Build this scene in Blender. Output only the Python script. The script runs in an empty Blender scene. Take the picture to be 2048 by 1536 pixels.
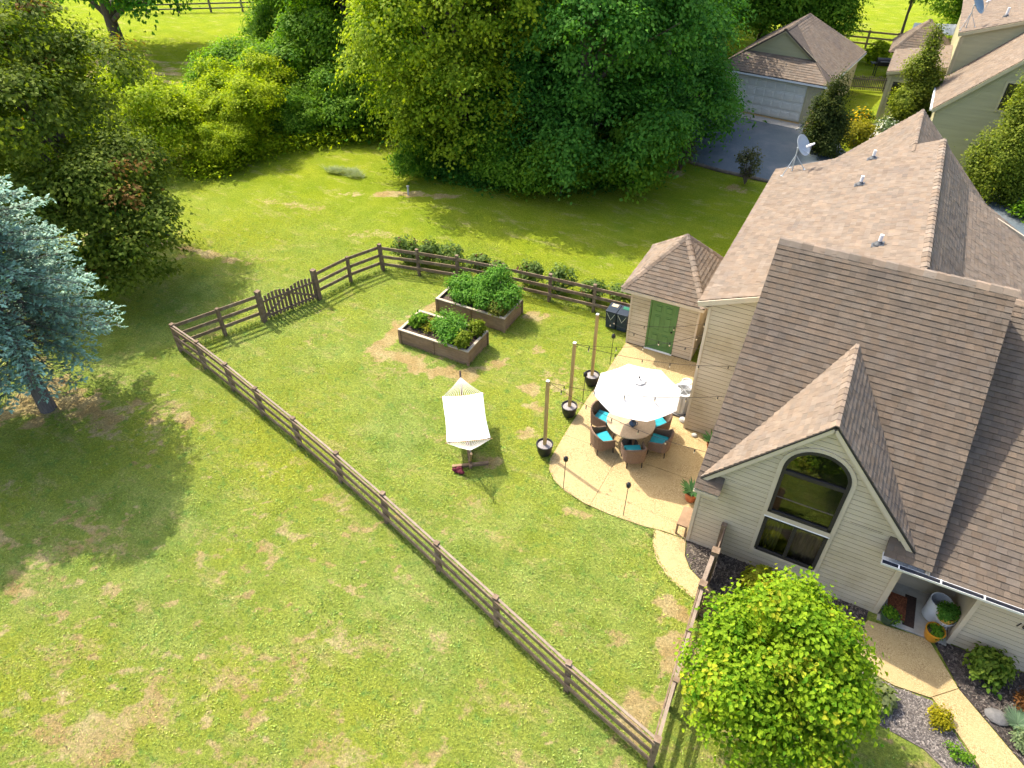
import bpy, math, random
import numpy as np
from mathutils import Matrix, Vector

# ------------------------------------------------------------------ camera, sky, sun, exposure
SC = bpy.context.scene
COL = SC.collection
PITCH, YAW, ROLL, CAMH, FPX = math.radians(39.93), math.radians(27.8), math.radians(-0.1), 15.5, 1405.3
cd = bpy.data.cameras.new("camera")
cd.sensor_width = 36.0
cd.lens = FPX / 2048 * 36.0
cd.clip_start, cd.clip_end = 0.1, 1200
cam = bpy.data.objects.new("camera", cd)
COL.objects.link(cam)
cam.matrix_world = (Matrix.Translation((0, 0, CAMH)) @ Matrix.Rotation(YAW, 4, 'Z')
                    @ Matrix.Rotation(math.pi / 2 - PITCH, 4, 'X') @ Matrix.Rotation(ROLL, 4, 'Z'))
SC.camera = cam

SUN_EL, SUN_TO = math.radians(53.0), Vector((-0.949, 0.315))
sv = Vector((SUN_TO.x * math.cos(SUN_EL), SUN_TO.y * math.cos(SUN_EL), math.sin(SUN_EL)))
w = bpy.data.worlds.new("World")
SC.world = w
w.use_nodes = True
wn = w.node_tree.nodes
bg = wn["Background"]
sky = wn.new("ShaderNodeTexSky")
sky.sky_type = 'NISHITA'
sky.sun_disc = False
sky.sun_elevation = SUN_EL
sky.sun_rotation = math.atan2(SUN_TO.x, SUN_TO.y)
sky.air_density, sky.dust_density, sky.ozone_density = 0.9, 3.5, 0.6
w.node_tree.links.new(sky.outputs[0], bg.inputs[0])
bg.inputs[1].default_value = 0.15
sl = bpy.data.lights.new("sun", 'SUN')
sl.energy, sl.angle, sl.color = 2.6, math.radians(0.55), (1.0, 0.93, 0.80)
so = bpy.data.objects.new("sun", sl)
COL.objects.link(so)
so.rotation_euler = sv.to_track_quat('Z', 'Y').to_euler()
so.location = (-30, 20, 40)
SC.view_settings.view_transform = 'Standard'
SC.view_settings.look = 'None'
SC.view_settings.exposure = 1.64
SC.view_settings.gamma = 1.0
SC.view_settings.use_curve_mapping = False
SC.cycles.use_denoising = True
SC.cycles.use_adaptive_sampling = True
SC.cycles.adaptive_threshold = 0.025
SC.cycles.max_bounces = 5
SC.cycles.diffuse_bounces = 2
SC.cycles.glossy_bounces = 2
SC.cycles.transmission_bounces = 3
SC.cycles.transparent_max_bounces = 6

R = random.Random(7)
NR = np.random.default_rng(11)

# ------------------------------------------------------------------ helpers
PW = {}                                     # world matrix of every object used as a parent


def tag(o, label=None, cat=None, group=None, kind=None):
    if label: o["label"] = label
    if cat: o["category"] = cat
    if group: o["group"] = group
    if kind: o["kind"] = kind
    return o


def thing(name, label, cat, loc=(0, 0, 0), rz=0.0, group=None, kind=None):
    o = bpy.data.objects.new(name, None)
    o.empty_display_size = 0.1
    COL.objects.link(o)
    o.location = loc
    o.rotation_euler = (0, 0, rz)
    PW[o.name] = Matrix.Translation(loc) @ Matrix.Rotation(rz, 4, 'Z')
    return tag(o, label, cat, group, kind)


def put(o, parent=None, local=False):
    COL.objects.link(o)
    PW[o.name] = Matrix.Identity(4)
    if parent is not None:
        o.parent = parent
        if local:
            PW[o.name] = PW[parent.name].copy()
        else:
            o.matrix_parent_inverse = PW[parent.name].inverted()
    return o


def copy_tree(o, parent=None):
    c = o.copy()
    COL.objects.link(c)
    if parent is not None:
        c.parent = parent
    for ch in o.children:
        copy_tree(ch, c)
    return c


def mesh_np(name, V, F, mat, parent=None, local=False, col=None, smooth=False, bare=None):
    V = np.ascontiguousarray(V, dtype=np.float32)
    F = np.ascontiguousarray(F, dtype=np.int32)
    me = bpy.data.meshes.new(name)
    k = F.shape[1]
    me.vertices.add(len(V)); me.vertices.foreach_set("co", V.ravel())
    me.loops.add(F.size); me.loops.foreach_set("vertex_index", F.ravel())
    me.polygons.add(len(F))
    me.polygons.foreach_set("loop_start", np.arange(0, F.size, k, dtype=np.int32))
    if smooth:
        me.polygons.foreach_set("use_smooth", np.ones(len(F), dtype=bool))
    if col is not None:
        ca = me.color_attributes.new("Col", 'FLOAT_COLOR', 'POINT')
        c4 = np.ones((len(V), 4), dtype=np.float32); c4[:, :3] = col
        ca.data.foreach_set("color", c4.ravel())
    if bare is not None:
        me.attributes.new("bare", 'FLOAT', 'POINT').data.foreach_set("value", np.ascontiguousarray(bare, dtype=np.float32))
    me.update(calc_edges=True)
    me.materials.append(MAT[mat])
    return put(bpy.data.objects.new(name, me), parent, local)


class MB:
    """collects shapes into one mesh"""
    def __init__(s): s.V, s.F, s.C = [], [], []

    def add(s, vs, fs, col=None):
        b = len(s.V)
        s.V += [tuple(v) for v in vs]
        s.F += [tuple(i + b for i in f) for f in fs]
        s.C += [col or (1, 1, 1)] * len(vs)
        return s

    def box(s, c, d, rz=0.0):
        x, y, z = d[0] / 2, d[1] / 2, d[2] / 2
        ca, sa = math.cos(rz), math.sin(rz)
        vs = []
        for k in (-z, z):
            for (i, j) in ((-x, -y), (x, -y), (x, y), (-x, y)):
                vs.append((c[0] + i * ca - j * sa, c[1] + i * sa + j * ca, c[2] + k))
        return s.add(vs, [(3, 2, 1, 0), (4, 5, 6, 7), (0, 1, 5, 4), (1, 2, 6, 5), (2, 3, 7, 6), (3, 0, 4, 7)])

    def b2(s, a, b):
        return s.box([(a[i] + b[i]) / 2 for i in range(3)], [abs(b[i] - a[i]) for i in range(3)])

    def bar(s, p0, p1, wd, ht, up=(0, 0, 1)):
        p0, p1 = Vector(p0), Vector(p1)
        d = (p1 - p0).normalized()
        sd = d.cross(Vector(up))
        if sd.length < 1e-4: sd = d.cross(Vector((0, 1, 0)))
        sd.normalize()
        u = sd.cross(d)
        vs = []
        for p in (p0, p1):
            for (i, j) in ((-1, -1), (1, -1), (1, 1), (-1, 1)):
                vs.append(p + sd * (i * wd / 2) + u * (j * ht / 2))
        return s.add(vs, [(0, 1, 2, 3), (7, 6, 5, 4), (4, 5, 1, 0), (5, 6, 2, 1), (6, 7, 3, 2), (7, 4, 0, 3)])

    def tube(s, pts, rad, n=8, cap=True):
        pts = [Vector(p) for p in pts]
        if not hasattr(rad, '__len__'): rad = [rad] * len(pts)
        vs, fs = [], []
        ref = None
        for i, p in enumerate(pts):
            d = (pts[min(i + 1, len(pts) - 1)] - pts[max(i - 1, 0)]).normalized()
            if ref is None:
                ref = d.orthogonal().normalized()
            ref = (ref - d * ref.dot(d))
            ref = ref.normalized() if ref.length > 1e-5 else d.orthogonal().normalized()
            b = d.cross(ref)
            for k in range(n):
                a = 2 * math.pi * k / n
                vs.append(p + ref * (rad[i] * math.cos(a)) + b * (rad[i] * math.sin(a)))
        for i in range(len(pts) - 1):
            for k in range(n):
                k2 = (k + 1) % n
                fs.append((i * n + k, i * n + k2, (i + 1) * n + k2, (i + 1) * n + k))
        if cap:
            fs.append(tuple(range(n - 1, -1, -1)))
            fs.append(tuple((len(pts) - 1) * n + k for k in range(n)))
        return s.add(vs, fs)

    def lathe(s, c, prof, n=20, sx=1.0, sy=1.0):
        vs, fs = [], []
        for (r, z) in prof:
            for k in range(n):
                a = 2 * math.pi * k / n
                vs.append((c[0] + r * sx * math.cos(a), c[1] + r * sy * math.sin(a), c[2] + z))
        m = len(prof)
        for i in range(m - 1):
            for k in range(n):
                k2 = (k + 1) % n
                fs.append((i * n + k, i * n + k2, (i + 1) * n + k2, (i + 1) * n + k))
        fs.append(tuple(range(n - 1, -1, -1)))
        fs.append(tuple((m - 1) * n + k for k in range(n)))
        return s.add(vs, fs)

    def ext(s, poly, vec):
        """extrude a planar 3D polygon by vec"""
        n = len(poly)
        vec = Vector(vec)
        vs = [Vector(p) for p in poly] + [Vector(p) + vec for p in poly]
        fs = [tuple(range(n - 1, -1, -1)), tuple(range(n, 2 * n))]
        for i in range(n):
            j = (i + 1) % n
            fs.append((i, j, n + j, n + i))
        return s.add(vs, fs)

    def mk(s, name, mat, parent=None, local=False, smooth=False, col=False, bev=0.0):
        me = bpy.data.meshes.new(name)
        me.from_pydata(s.V, [], s.F)
        if col:
            ca = me.color_attributes.new("Col", 'FLOAT_COLOR', 'POINT')
            ca.data.foreach_set("color", np.array([(c[0], c[1], c[2], 1) for c in s.C], dtype=np.float32).ravel())
        if smooth:
            me.polygons.foreach_set("use_smooth", [True] * len(me.polygons))
            me.set_sharp_from_angle(angle=math.radians(40))
        me.materials.append(MAT[mat])
        o = put(bpy.data.objects.new(name, me), parent, local)
        if bev:
            b = o.modifiers.new("b", 'BEVEL'); b.width = bev; b.segments = 2; b.limit_method = 'ANGLE'
        return o


def clip_half(poly, a, b, c):
    """keep the part of a 2D polygon with a*x+b*y<=c"""
    out = []
    n = len(poly)
    for i in range(n):
        p, q = poly[i], poly[(i + 1) % n]
        dp, dq = a * p[0] + b * p[1] - c, a * q[0] + b * q[1] - c
        if dp <= 0: out.append(p)
        if (dp < 0 < dq) or (dq < 0 < dp):
            t = dp / (dp - dq)
            out.append((p[0] + t * (q[0] - p[0]), p[1] + t * (q[1] - p[1])))
    return out


def area2(p):
    return 0.5 * sum(p[i][0] * p[(i + 1) % len(p)][1] - p[(i + 1) % len(p)][0] * p[i][1] for i in range(len(p)))


def clip_convex(poly, cl):
    if area2(cl) < 0: cl = cl[::-1]
    for i in range(len(cl)):
        p, q = cl[i], cl[(i + 1) % len(cl)]
        dx, dy = q[0] - p[0], q[1] - p[1]
        poly = clip_half(poly, dy, -dx, dy * p[0] - dx * p[1])
        if len(poly) < 3: return []
    return poly if abs(area2(poly)) > 1e-4 else []


# ------------------------------------------------------------------ materials
MAT = {}


class NT:
    def __init__(s, name):
        m = bpy.data.materials.new(name)
        m.use_nodes = True
        s.m, s.t = m, m.node_tree
        s.bsdf = s.t.nodes["Principled BSDF"]
        s.out = s.t.nodes["Material Output"]
        MAT[name] = m

    def n(s, typ, **kw):
        nd = s.t.nodes.new("ShaderNode" + typ)
        for k, v in kw.items():
            if k.startswith("i_"):
                nd.inputs[k[2:].replace("_", " ")].default_value = v
            else:
                setattr(nd, k, v)
        return nd

    def l(s, a, b): s.t.links.new(a, b)

    def noise(s, vec, scale, detail=4, rough=0.6, lo=0.3, hi=0.7):
        t = s.n("TexNoise", i_Scale=scale, i_Detail=detail, i_Roughness=rough)
        s.l(vec, t.inputs["Vector"])
        mr = s.n("MapRange")
        mr.inputs[1].default_value, mr.inputs[2].default_value = lo, hi
        s.l(t.outputs[0], mr.inputs[0])
        return mr.outputs[0]

    def mix(s, fac, a, b, mode='MIX'):
        m = s.n("Mix", data_type='RGBA', blend_type=mode)
        for sock, v in ((m.inputs[0], fac), (m.inputs[6], a), (m.inputs[7], b)):
            if hasattr(v, 'is_output'): s.l(v, sock)
            elif isinstance(v, (int, float)): sock.default_value = v
            else: sock.default_value = (v[0], v[1], v[2], 1)
        return m.outputs[2]

    def bump(s, h, strength=0.3, dist=0.02):
        b = s.n("Bump")
        b.inputs["Strength"].default_value, b.inputs["Distance"].default_value = strength, dist
        s.l(h, b.inputs["Height"])
        s.l(b.outputs[0], s.bsdf.inputs["Normal"])


def simple(name, col, rough=0.7, var=0.25, scale=6.0, bump=0.0, bscale=40.0, metal=0.0, spec=0.3, attr=False,
           stretch=(1, 1, 1), dirt=None, coat=0.0):
    t = NT(name)
    tc = t.n("TexCoord")
    mp = t.n("Mapping")
    mp.inputs["Scale"].default_value = stretch
    t.l(tc.outputs["Object"], mp.inputs["Vector"])
    v = mp.outputs[0]
    f = t.noise(v, scale)
    a = [c * (1 - var) for c in col]
    b = [min(1, c * (1 + var)) for c in col]
    c = t.mix(f, a, b)
    if dirt:
        c = t.mix(t.noise(tc.outputs["Object"], dirt[1], 6, 0.65, 0.5, 0.78), c, dirt[0])
    oi = t.n("ObjectInfo")
    mr = t.n("MapRange"); mr.inputs[3].default_value, mr.inputs[4].default_value = 1 - var * 0.35, 1 + var * 0.35
    t.l(oi.outputs["Random"], mr.inputs[0])
    c = t.mix(1.0, c, mr.outputs[0], 'MULTIPLY')
    if attr:
        at = t.n("Attribute", attribute_name="Col")
        c = t.mix(1.0, c, at.outputs["Color"], 'MULTIPLY')
    t.l(c, t.bsdf.inputs["Base Color"])
    t.bsdf.inputs["Roughness"].default_value = rough
    t.bsdf.inputs["Metallic"].default_value = metal
    t.bsdf.inputs["Specular IOR Level"].default_value = spec
    if coat: t.bsdf.inputs["Coat Weight"].default_value = coat
    if bump:
        t.bump(t.noise(v, bscale, 3, 0.6, 0.2, 0.8), bump, 0.01)
    return t


simple("shingle", (0.192, 0.151, 0.114), 0.92, 0.12, 4, 0.6, 220, attr=True, spec=0.08, dirt=((0.150, 0.122, 0.100), 0.8))
simple("deck", (0.09, 0.07, 0.055), 0.9)
simple("siding", (0.515, 0.425, 0.300), 0.6, 0.06, 2.0, 0.08, 60, stretch=(0.3, 0.3, 4), dirt=((0.36, 0.28, 0.16), 0.7))
simple("shadow_sheathing", (0.07, 0.055, 0.04), 0.8)  # dark colour draws the siding's shadow lines through the board gaps
simple("trim", (0.53, 0.44, 0.32), 0.55, 0.06, 3)
simple("white_trim", (0.78, 0.78, 0.76), 0.45, 0.05, 3)
simple("olive_siding", (0.40, 0.37, 0.215), 0.65, 0.07, 2.0, 0.05, 60, stretch=(0.3, 0.3, 4))
simple("olive_trim", (0.46, 0.41, 0.25), 0.6, 0.06, 3)
simple("garage_siding", (0.47, 0.41, 0.27), 0.65, 0.08, 2.0)
simple("garage_door", (0.74, 0.71, 0.62), 0.5, 0.05, 4)
simple("bronze", (0.035, 0.03, 0.027), 0.4, 0.1, 5)
simple("gutter_in", (0.05, 0.055, 0.07), 0.5)
simple("green_door", (0.105, 0.21, 0.065), 0.5, 0.08, 3)
simple("fence_wood", (0.165, 0.113, 0.072), 0.85, 0.28, 7, 0.5, 60, stretch=(1, 1, 1), dirt=((0.23, 0.18, 0.13), 3.5))
simple("gate_wood", (0.150, 0.102, 0.068), 0.85, 0.25, 8, 0.5, 60, dirt=((0.21, 0.155, 0.11), 4))
simple("bed_rim", (0.42, 0.35, 0.26), 0.85, 0.2, 8, 0.4, 60)
simple("bed_wood", (0.215, 0.140, 0.082), 0.85, 0.25, 5, 0.5, 50, stretch=(.5, .5, 5), dirt=((0.30, 0.21, 0.13), 2))
simple("rail_top", (0.22, 0.17, 0.125), 0.85, 0.2, 8, 0.4, 60)
simple("pale_wood", (0.40, 0.265, 0.10), 0.7, 0.18, 3, 0.3, 40, stretch=(6, 6, .5))
simple("soil", (0.075, 0.052, 0.038), 0.95, 0.4, 12, 0.8, 60)
simple("mulch", (0.060, 0.046, 0.040), 0.95, 0.45, 22, 1.0, 60, dirt=((0.16, 0.135, 0.12), 5))
simple("mulch_dry", (0.145, 0.118, 0.105), 0.95, 0.4, 22, 1.0, 60, dirt=((0.24, 0.20, 0.17), 4))
simple("chip", (0.5, 0.5, 0.5), 0.9, 0.3, 20, attr=True)
simple("black_pot", (0.018, 0.018, 0.018), 0.45, 0.2, 8)
simple("gravel", (0.30, 0.27, 0.25), 0.9, 0.5, 60, 1.0, 70)
simple("terracotta", (0.40, 0.13, 0.05), 0.7, 0.2, 8)
simple("yellow_pot", (0.62, 0.36, 0.055), 0.4, 0.12, 6)
simple("ochre_pot", (0.55, 0.24, 0.02), 0.35, 0.15, 6)
simple("green_pot", (0.035, 0.07, 0.04), 0.3, 0.2, 6)
simple("white_paint", (0.66, 0.66, 0.66), 0.4, 0.05, 5)
simple("grey_metal", (0.40, 0.41, 0.41), 0.4, 0.08, 5, metal=0.3)
simple("dish_grey", (0.33, 0.37, 0.39), 0.4, 0.06, 5)
simple("dish_blue", (0.13, 0.20, 0.24), 0.4, 0.08, 5)
simple("dark_metal", (0.02, 0.02, 0.022), 0.45, 0.2, 6)
simple("lead", (0.06, 0.065, 0.07), 0.5)
simple("canvas", (0.50, 0.485, 0.455), 0.85, 0.04, 10, 0.15, 300)
simple("hammock_cloth", (0.80, 0.80, 0.79), 0.85, 0.03, 10, 0.1, 300)
simple("rope", (0.66, 0.62, 0.55), 0.9, 0.1, 30)
simple("wicker", (0.175, 0.112, 0.075), 0.7, 0.3, 40, 0.8, 120)
simple("teal", (0.025, 0.30, 0.36), 0.85, 0.1, 10, 0.15, 200)
simple("table_top", (0.44, 0.33, 0.21), 0.55, 0.12, 14, 0.1, 80)
simple("blue_glaze", (0.03, 0.06, 0.11), 0.25, 0.2, 8)
simple("red_cloth", (0.10, 0.012, 0.025), 0.85, 0.4, 14)
simple("bin_blue", (0.022, 0.032, 0.048), 0.5, 0.15, 5)
simple("bin_green", (0.02, 0.13, 0.075), 0.5, 0.15, 5)
simple("bark", (0.10, 0.08, 0.065), 0.95, 0.35, 6, 1.0, 18, stretch=(3, 3, .6))
simple("pine_bark", (0.125, 0.105, 0.095), 0.95, 0.35, 6, 1.0, 18, stretch=(3, 3, .6))
simple("mat_rust", (0.18, 0.06, 0.025), 0.95, 0.7, 26, 0.5, 60)
simple("mat_dark", (0.05, 0.03, 0.022), 0.95, 0.3, 20)
simple("stone", (0.13, 0.125, 0.12), 0.85, 0.3, 7, 0.5, 25)
simple("pale_rock", (0.42, 0.40, 0.36), 0.85, 0.25, 7, 0.5, 25)
simple("curtain", (0.50, 0.40, 0.27), 0.9, 0.25, 3, stretch=(6, 6, .5))
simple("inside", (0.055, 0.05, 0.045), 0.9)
simple("inside_floor", (0.17, 0.095, 0.05), 0.5, 0.3, 4)
simple("concrete", (0.40, 0.37, 0.32), 0.85, 0.12, 2.5, 0.3, 80, dirt=((0.22, 0.21, 0.15), 1.6))
simple("tin", (0.66, 0.68, 0.68), 0.35, 0.08, 6, metal=0.5)
simple("log", (0.15, 0.125, 0.10), 0.9, 0.3, 5, 0.6, 30)
simple("old_rail", (0.30, 0.20, 0.10), 0.85, 0.3, 7)
simple("bulb", (0.50, 0.42, 0.28), 0.15, 0.1, 5)
simple("wire", (0.012, 0.012, 0.012), 0.6)


def leaf_mat(name, trans=0.45, rough=0.65, spec=0.10, tint=(1.35, 1.35, 0.35)):
    t = NT(name)
    at = t.n("Attribute", attribute_name="Col")
    c = at.outputs["Color"]
    t.l(c, t.bsdf.inputs["Base Color"])
    t.bsdf.inputs["Roughness"].default_value = rough
    t.bsdf.inputs["Specular IOR Level"].default_value = spec
    tr = t.n("BsdfTranslucent")
    t.l(t.mix(1.0, c, tint, 'MULTIPLY'), tr.inputs["Color"])
    ms = t.n("MixShader")
    ms.inputs[0].default_value = trans
    t.l(t.bsdf.outputs[0], ms.inputs[1])
    t.l(tr.outputs[0], ms.inputs[2])
    t.l(ms.outputs[0], t.out.inputs["Surface"])


leaf_mat("leaf")
leaf_mat("needle", 0.15, 0.6, 0.3, (1, 1, 1))
leaf_mat("blade", 0.35, 0.6, 0.2, (1.2, 1.2, 0.6))


def glass_mat():
    t = NT("glass")
    g = t.n("BsdfGlossy")
    g.inputs["Roughness"].default_value = 0.02
    g.inputs["Color"].default_value = (0.9, 0.95, 0.93, 1)
    tr = t.n("BsdfTransparent")
    tr.inputs["Color"].default_value = (0.62, 0.66, 0.62, 1)
    fr = t.n("Fresnel", i_IOR=1.9)
    ms = t.n("MixShader")
    t.l(fr.outputs[0], ms.inputs[0])
    t.l(tr.outputs[0], ms.inputs[1])
    t.l(g.outputs[0], ms.inputs[2])
    t.l(ms.outputs[0], t.out.inputs["Surface"])


glass_mat()


def aggregate_mat(name, c1, c2, c3, stain):
    t = NT(name)
    tc = t.n("TexCoord")
    v = tc.outputs["Object"]
    vo = t.n("TexVoronoi", i_Scale=62.0)
    t.l(v, vo.inputs["Vector"])
    sep = t.n("SeparateColor")
    t.l(vo.outputs["Color"], sep.inputs[0])
    c = t.mix(sep.outputs[0], c1, c2)
    c = t.mix(t.noise(v, 1.3, 5, 0.6, 0.42, 0.72), c, c3)
    c = t.mix(t.noise(v, 0.55, 6, 0.7, 0.56, 0.74), c, stain)
    t.l(c, t.bsdf.inputs["Base Color"])
    t.bsdf.inputs["Roughness"].default_value = 0.85
    t.bsdf.inputs["Specular IOR Level"].default_value = 0.25
    t.bump(vo.outputs["Distance"], 0.5, -0.01)


aggregate_mat("aggregate", (0.225, 0.152, 0.062), (0.47, 0.362, 0.185), (0.39, 0.290, 0.138), (0.25, 0.175, 0.082))


def asphalt_mat():
    t = NT("asphalt")
    tc = t.n("TexCoord")
    v = tc.outputs["Object"]
    c = t.mix(t.noise(v, 60, 3, 0.7, 0.3, 0.7), (0.046, 0.066, 0.078), (0.094, 0.126, 0.140))
    c = t.mix(t.noise(v, 0.5, 6, 0.65, 0.45, 0.7), c, (0.135, 0.146, 0.156))
    t.l(c, t.bsdf.inputs["Base Color"])
    t.bsdf.inputs["Roughness"].default_value = 0.8
    t.bump(t.noise(v, 90, 2), 0.4, 0.01)


asphalt_mat()

# bare or dry places in the lawn: x, y, radius x, radius y, turn, strength
BARE = [(-12.6, 15.85, 1.7, .5, -.05, 1.0), (-13.95, 16.9, .55, 1.3, .1, 1.0), (-10.9, 15.85, 1.2, .42, .2, 1.0), (-7.75, 12.75, .55, .35, .3, .8), (-8.7, 18.6, .4, .3, 0, .6), (-9.4, 13.0, .5, .3, .4, .5), (-7.4, 11.2, .5, .4, .2, .5), (-13.6, 19.2, .38, .7, .0, .8),
        (-9.9, 20.4, .5, .45, 0, .85), (-9.7, 17.2, .45, .35, .3, .75), (-7.4, 15.6, .35, .25, 0, .7), (-7.0, 14.4, .3, .3, 0, .7),
        (-8.1, 16.4, .5, .3, .5, .7), (-7.25, 17.0, .4, .3, .2, .6), (-.55, 9.5, .42, .75, .5, 1.0), (-1.0, 10.5, .5, .3, -.3, .9), (-1.35, 10.0, .5, .2, .6, .7),
        (-.9, 7.4, .5, .7, .3, .85), (-2.0, 9.2, .25, .35, 0, .55), (-2.6, 8.6, .3, .2, 0, .5), (-19.8, 8.9, 2.2, .8, .25, .95), (-22.3, 8.2, 1.6, 1.2, 0, .9),
        (-17.4, 9.9, 1.0, .35, -.1, .7), (-7.9, 6.0, .7, .35, .3, .6), (-8.3, 4.9, .5, .5, .3, .5), (-9.2, 4.2, .9, .35, .2, .55), (-6.3, 3.9, .9, .5, .4, .5),
        (-7.2, 2.9, 1.2, .4, .2, .5), (-12.5, 6.0, .6, .3, .1, .55), (-5.6, 7.1, .45, .3, 0, .5), (-20.6, 27.0, 2.6, .35, .45, .75), (-18.6, 27.9, .9, .35, .3, .85),
        (-25.5, 18.0, 2.2, .35, .1, .75), (-22, 19.0, 2.4, .4, .2, .4), (-24.3, 23.7, 2.6, .4, .15, .5), (-19.2, 22.9, 2, .4, .3, .45), (-8.9, 36.0, .8, .5, 0, .7),
        (-5.5, 35.5, .7, .45, 0, .7), (-15.5, 5.0, 1.2, .8, .3, .5), (-11.5, 1.5, 1.4, .6, .3, .6), (-11.6, 8.2, .5, .3, 0, .5), (-4.4, 12.2, .6, .2, .1, .6),
        (-10.2, 2.9, 1.0, .5, .4, .6), (-13.4, 2.6, .8, .5, .2, .5), (-9.0, 1.6, 1.2, .5, .2, .55), (-55, 34, 9, 3.5, .1, .85)]


def vnoise(x, y, seed):
    """smooth value noise on a lattice, 0..1"""
    rg = np.random.default_rng(seed)
    T = rg.random((256, 256))
    xi, yi = np.floor(x).astype(int), np.floor(y).astype(int)
    fx, fy = x - xi, y - yi
    fx, fy = fx * fx * (3 - 2 * fx), fy * fy * (3 - 2 * fy)
    g = lambda i, j: T[(xi + i) % 256, (yi + j) % 256]
    return (g(0, 0) * (1 - fx) + g(1, 0) * fx) * (1 - fy) + (g(0, 1) * (1 - fx) + g(1, 1) * fx) * fy


def fbm(x, y, seed, oct=5, gain=.62):
    s, a, t = 0, 1.0, 0
    for k in range(oct):
        s = s + a * vnoise(x * 2.03 ** k + 7.3 * k, y * 2.03 ** k + 3.1 * k, seed + k); t += a; a *= gain
    return s / t


def bareness(x, y):
    """how worn the turf is at a place, 0..1"""
    w = fbm(x * 1.5, y * 1.5, 5) - .5
    w2 = fbm(x * 4.2, y * 4.2, 15) - .5
    b = np.zeros_like(x)
    for (bx, by, rx, ry, a, k) in BARE:
        dx, dy = x - bx, y - by
        u = (dx * math.cos(a) + dy * math.sin(a)) / rx; v = (-dx * math.sin(a) + dy * math.cos(a)) / ry
        d = np.sqrt(u * u + v * v)
        b = np.maximum(b, np.clip((1.15 - d + 2.6 * w + 1.6 * w2) * 1.5, 0, 1) * k * (d < 2.2))
    # small worn spots all over the yard
    s = fbm(x * .85 + 3, y * 1.25, 31, 6, .7)
    near = np.clip((20.5 - y) / 3, 0.15, 1)
    b = np.maximum(b, np.clip((s - .565) * 7, 0, 1) * .46 * near)
    s2 = fbm(x * 2.3 + 9, y * 2.9 + 4, 47, 5, .75)
    reg = np.clip((fbm(x * .22, y * .22, 59, 3) - .42) * 6, 0, 1)
    b = np.maximum(b, np.clip((s2 - .545) * 9, 0, 1) * .66 * near * (.35 + .65 * reg))
    return np.clip(b, 0, 1)


def lawn_nodes(t, far=True):
    """colour of the turf from its place on the ground; used by the ground and by the blades on it"""
    geo = t.n("NewGeometry")
    mp = t.n("Mapping")
    mp.inputs["Scale"].default_value = (1, 1, 0)
    t.l(geo.outputs["Position"], mp.inputs["Vector"])
    v = mp.outputs[0]
    c = t.mix(t.noise(v, 0.9, 6, 0.65, 0.33, 0.68), (0.185, 0.262, 0.046), (0.330, 0.395, 0.110))
    c = t.mix(t.noise(v, 0.17, 5, 0.6, 0.40, 0.66), c, (0.310, 0.350, 0.045))
    c = t.mix(t.noise(v, 3.3, 5, 0.7, 0.52, 0.72), c, (0.150, 0.275, 0.060))
    # distance from the yard: mown meadow further off is more yellow
    sp = t.n("SeparateXYZ"); t.l(v, sp.inputs[0])
    mr = t.n("MapRange"); mr.inputs[1].default_value, mr.inputs[2].default_value = 17.0, 25.0
    mr.inputs[4].default_value = 0.75
    t.l(sp.outputs[1], mr.inputs[0])
    c = t.mix(mr.outputs[0], c, t.mix(t.noise(v, 0.5, 6, 0.7, 0.3, 0.7), (0.155, 0.240, 0.007), (0.310, 0.350, 0.020)))
    # scattered straw-coloured thin turf
    st = t.n("Mapping"); st.inputs["Scale"].default_value = (0.5, 1.1, 0); st.inputs["Rotation"].default_value = (0, 0, 0.5)
    t.l(v, st.inputs["Vector"])
    dry = t.noise(st.outputs[0], 1.3, 8, 0.8, 0.53, 0.70)
    c = t.mix(dry, c, (0.42, 0.375, 0.15))
    # bare places
    at_ = t.n("Attribute", attribute_name="bare").outputs["Fac"]
    fine = t.n("TexNoise", i_Scale=5.5, i_Detail=8, i_Roughness=0.8)
    t.l(v, fine.inputs["Vector"])
    ad = t.n("Math", operation='MULTIPLY_ADD')
    t.l(fine.outputs[0], ad.inputs[0]); ad.inputs[1].default_value = 1.7
    t.l(at_, ad.inputs[2])
    r2 = t.n("MapRange"); r2.inputs[1].default_value, r2.inputs[2].default_value = 1.20, 1.48; r2.inputs[4].default_value = 0.92
    t.l(ad.outputs[0], r2.inputs[0])
    acc = r2.outputs[0]
    soil = t.mix(t.noise(v, 1.1, 5, 0.6, 0.35, 0.65), (0.40, 0.275, 0.130), (0.52, 0.420, 0.235))
    return t.mix(acc, c, soil), v, acc


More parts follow.
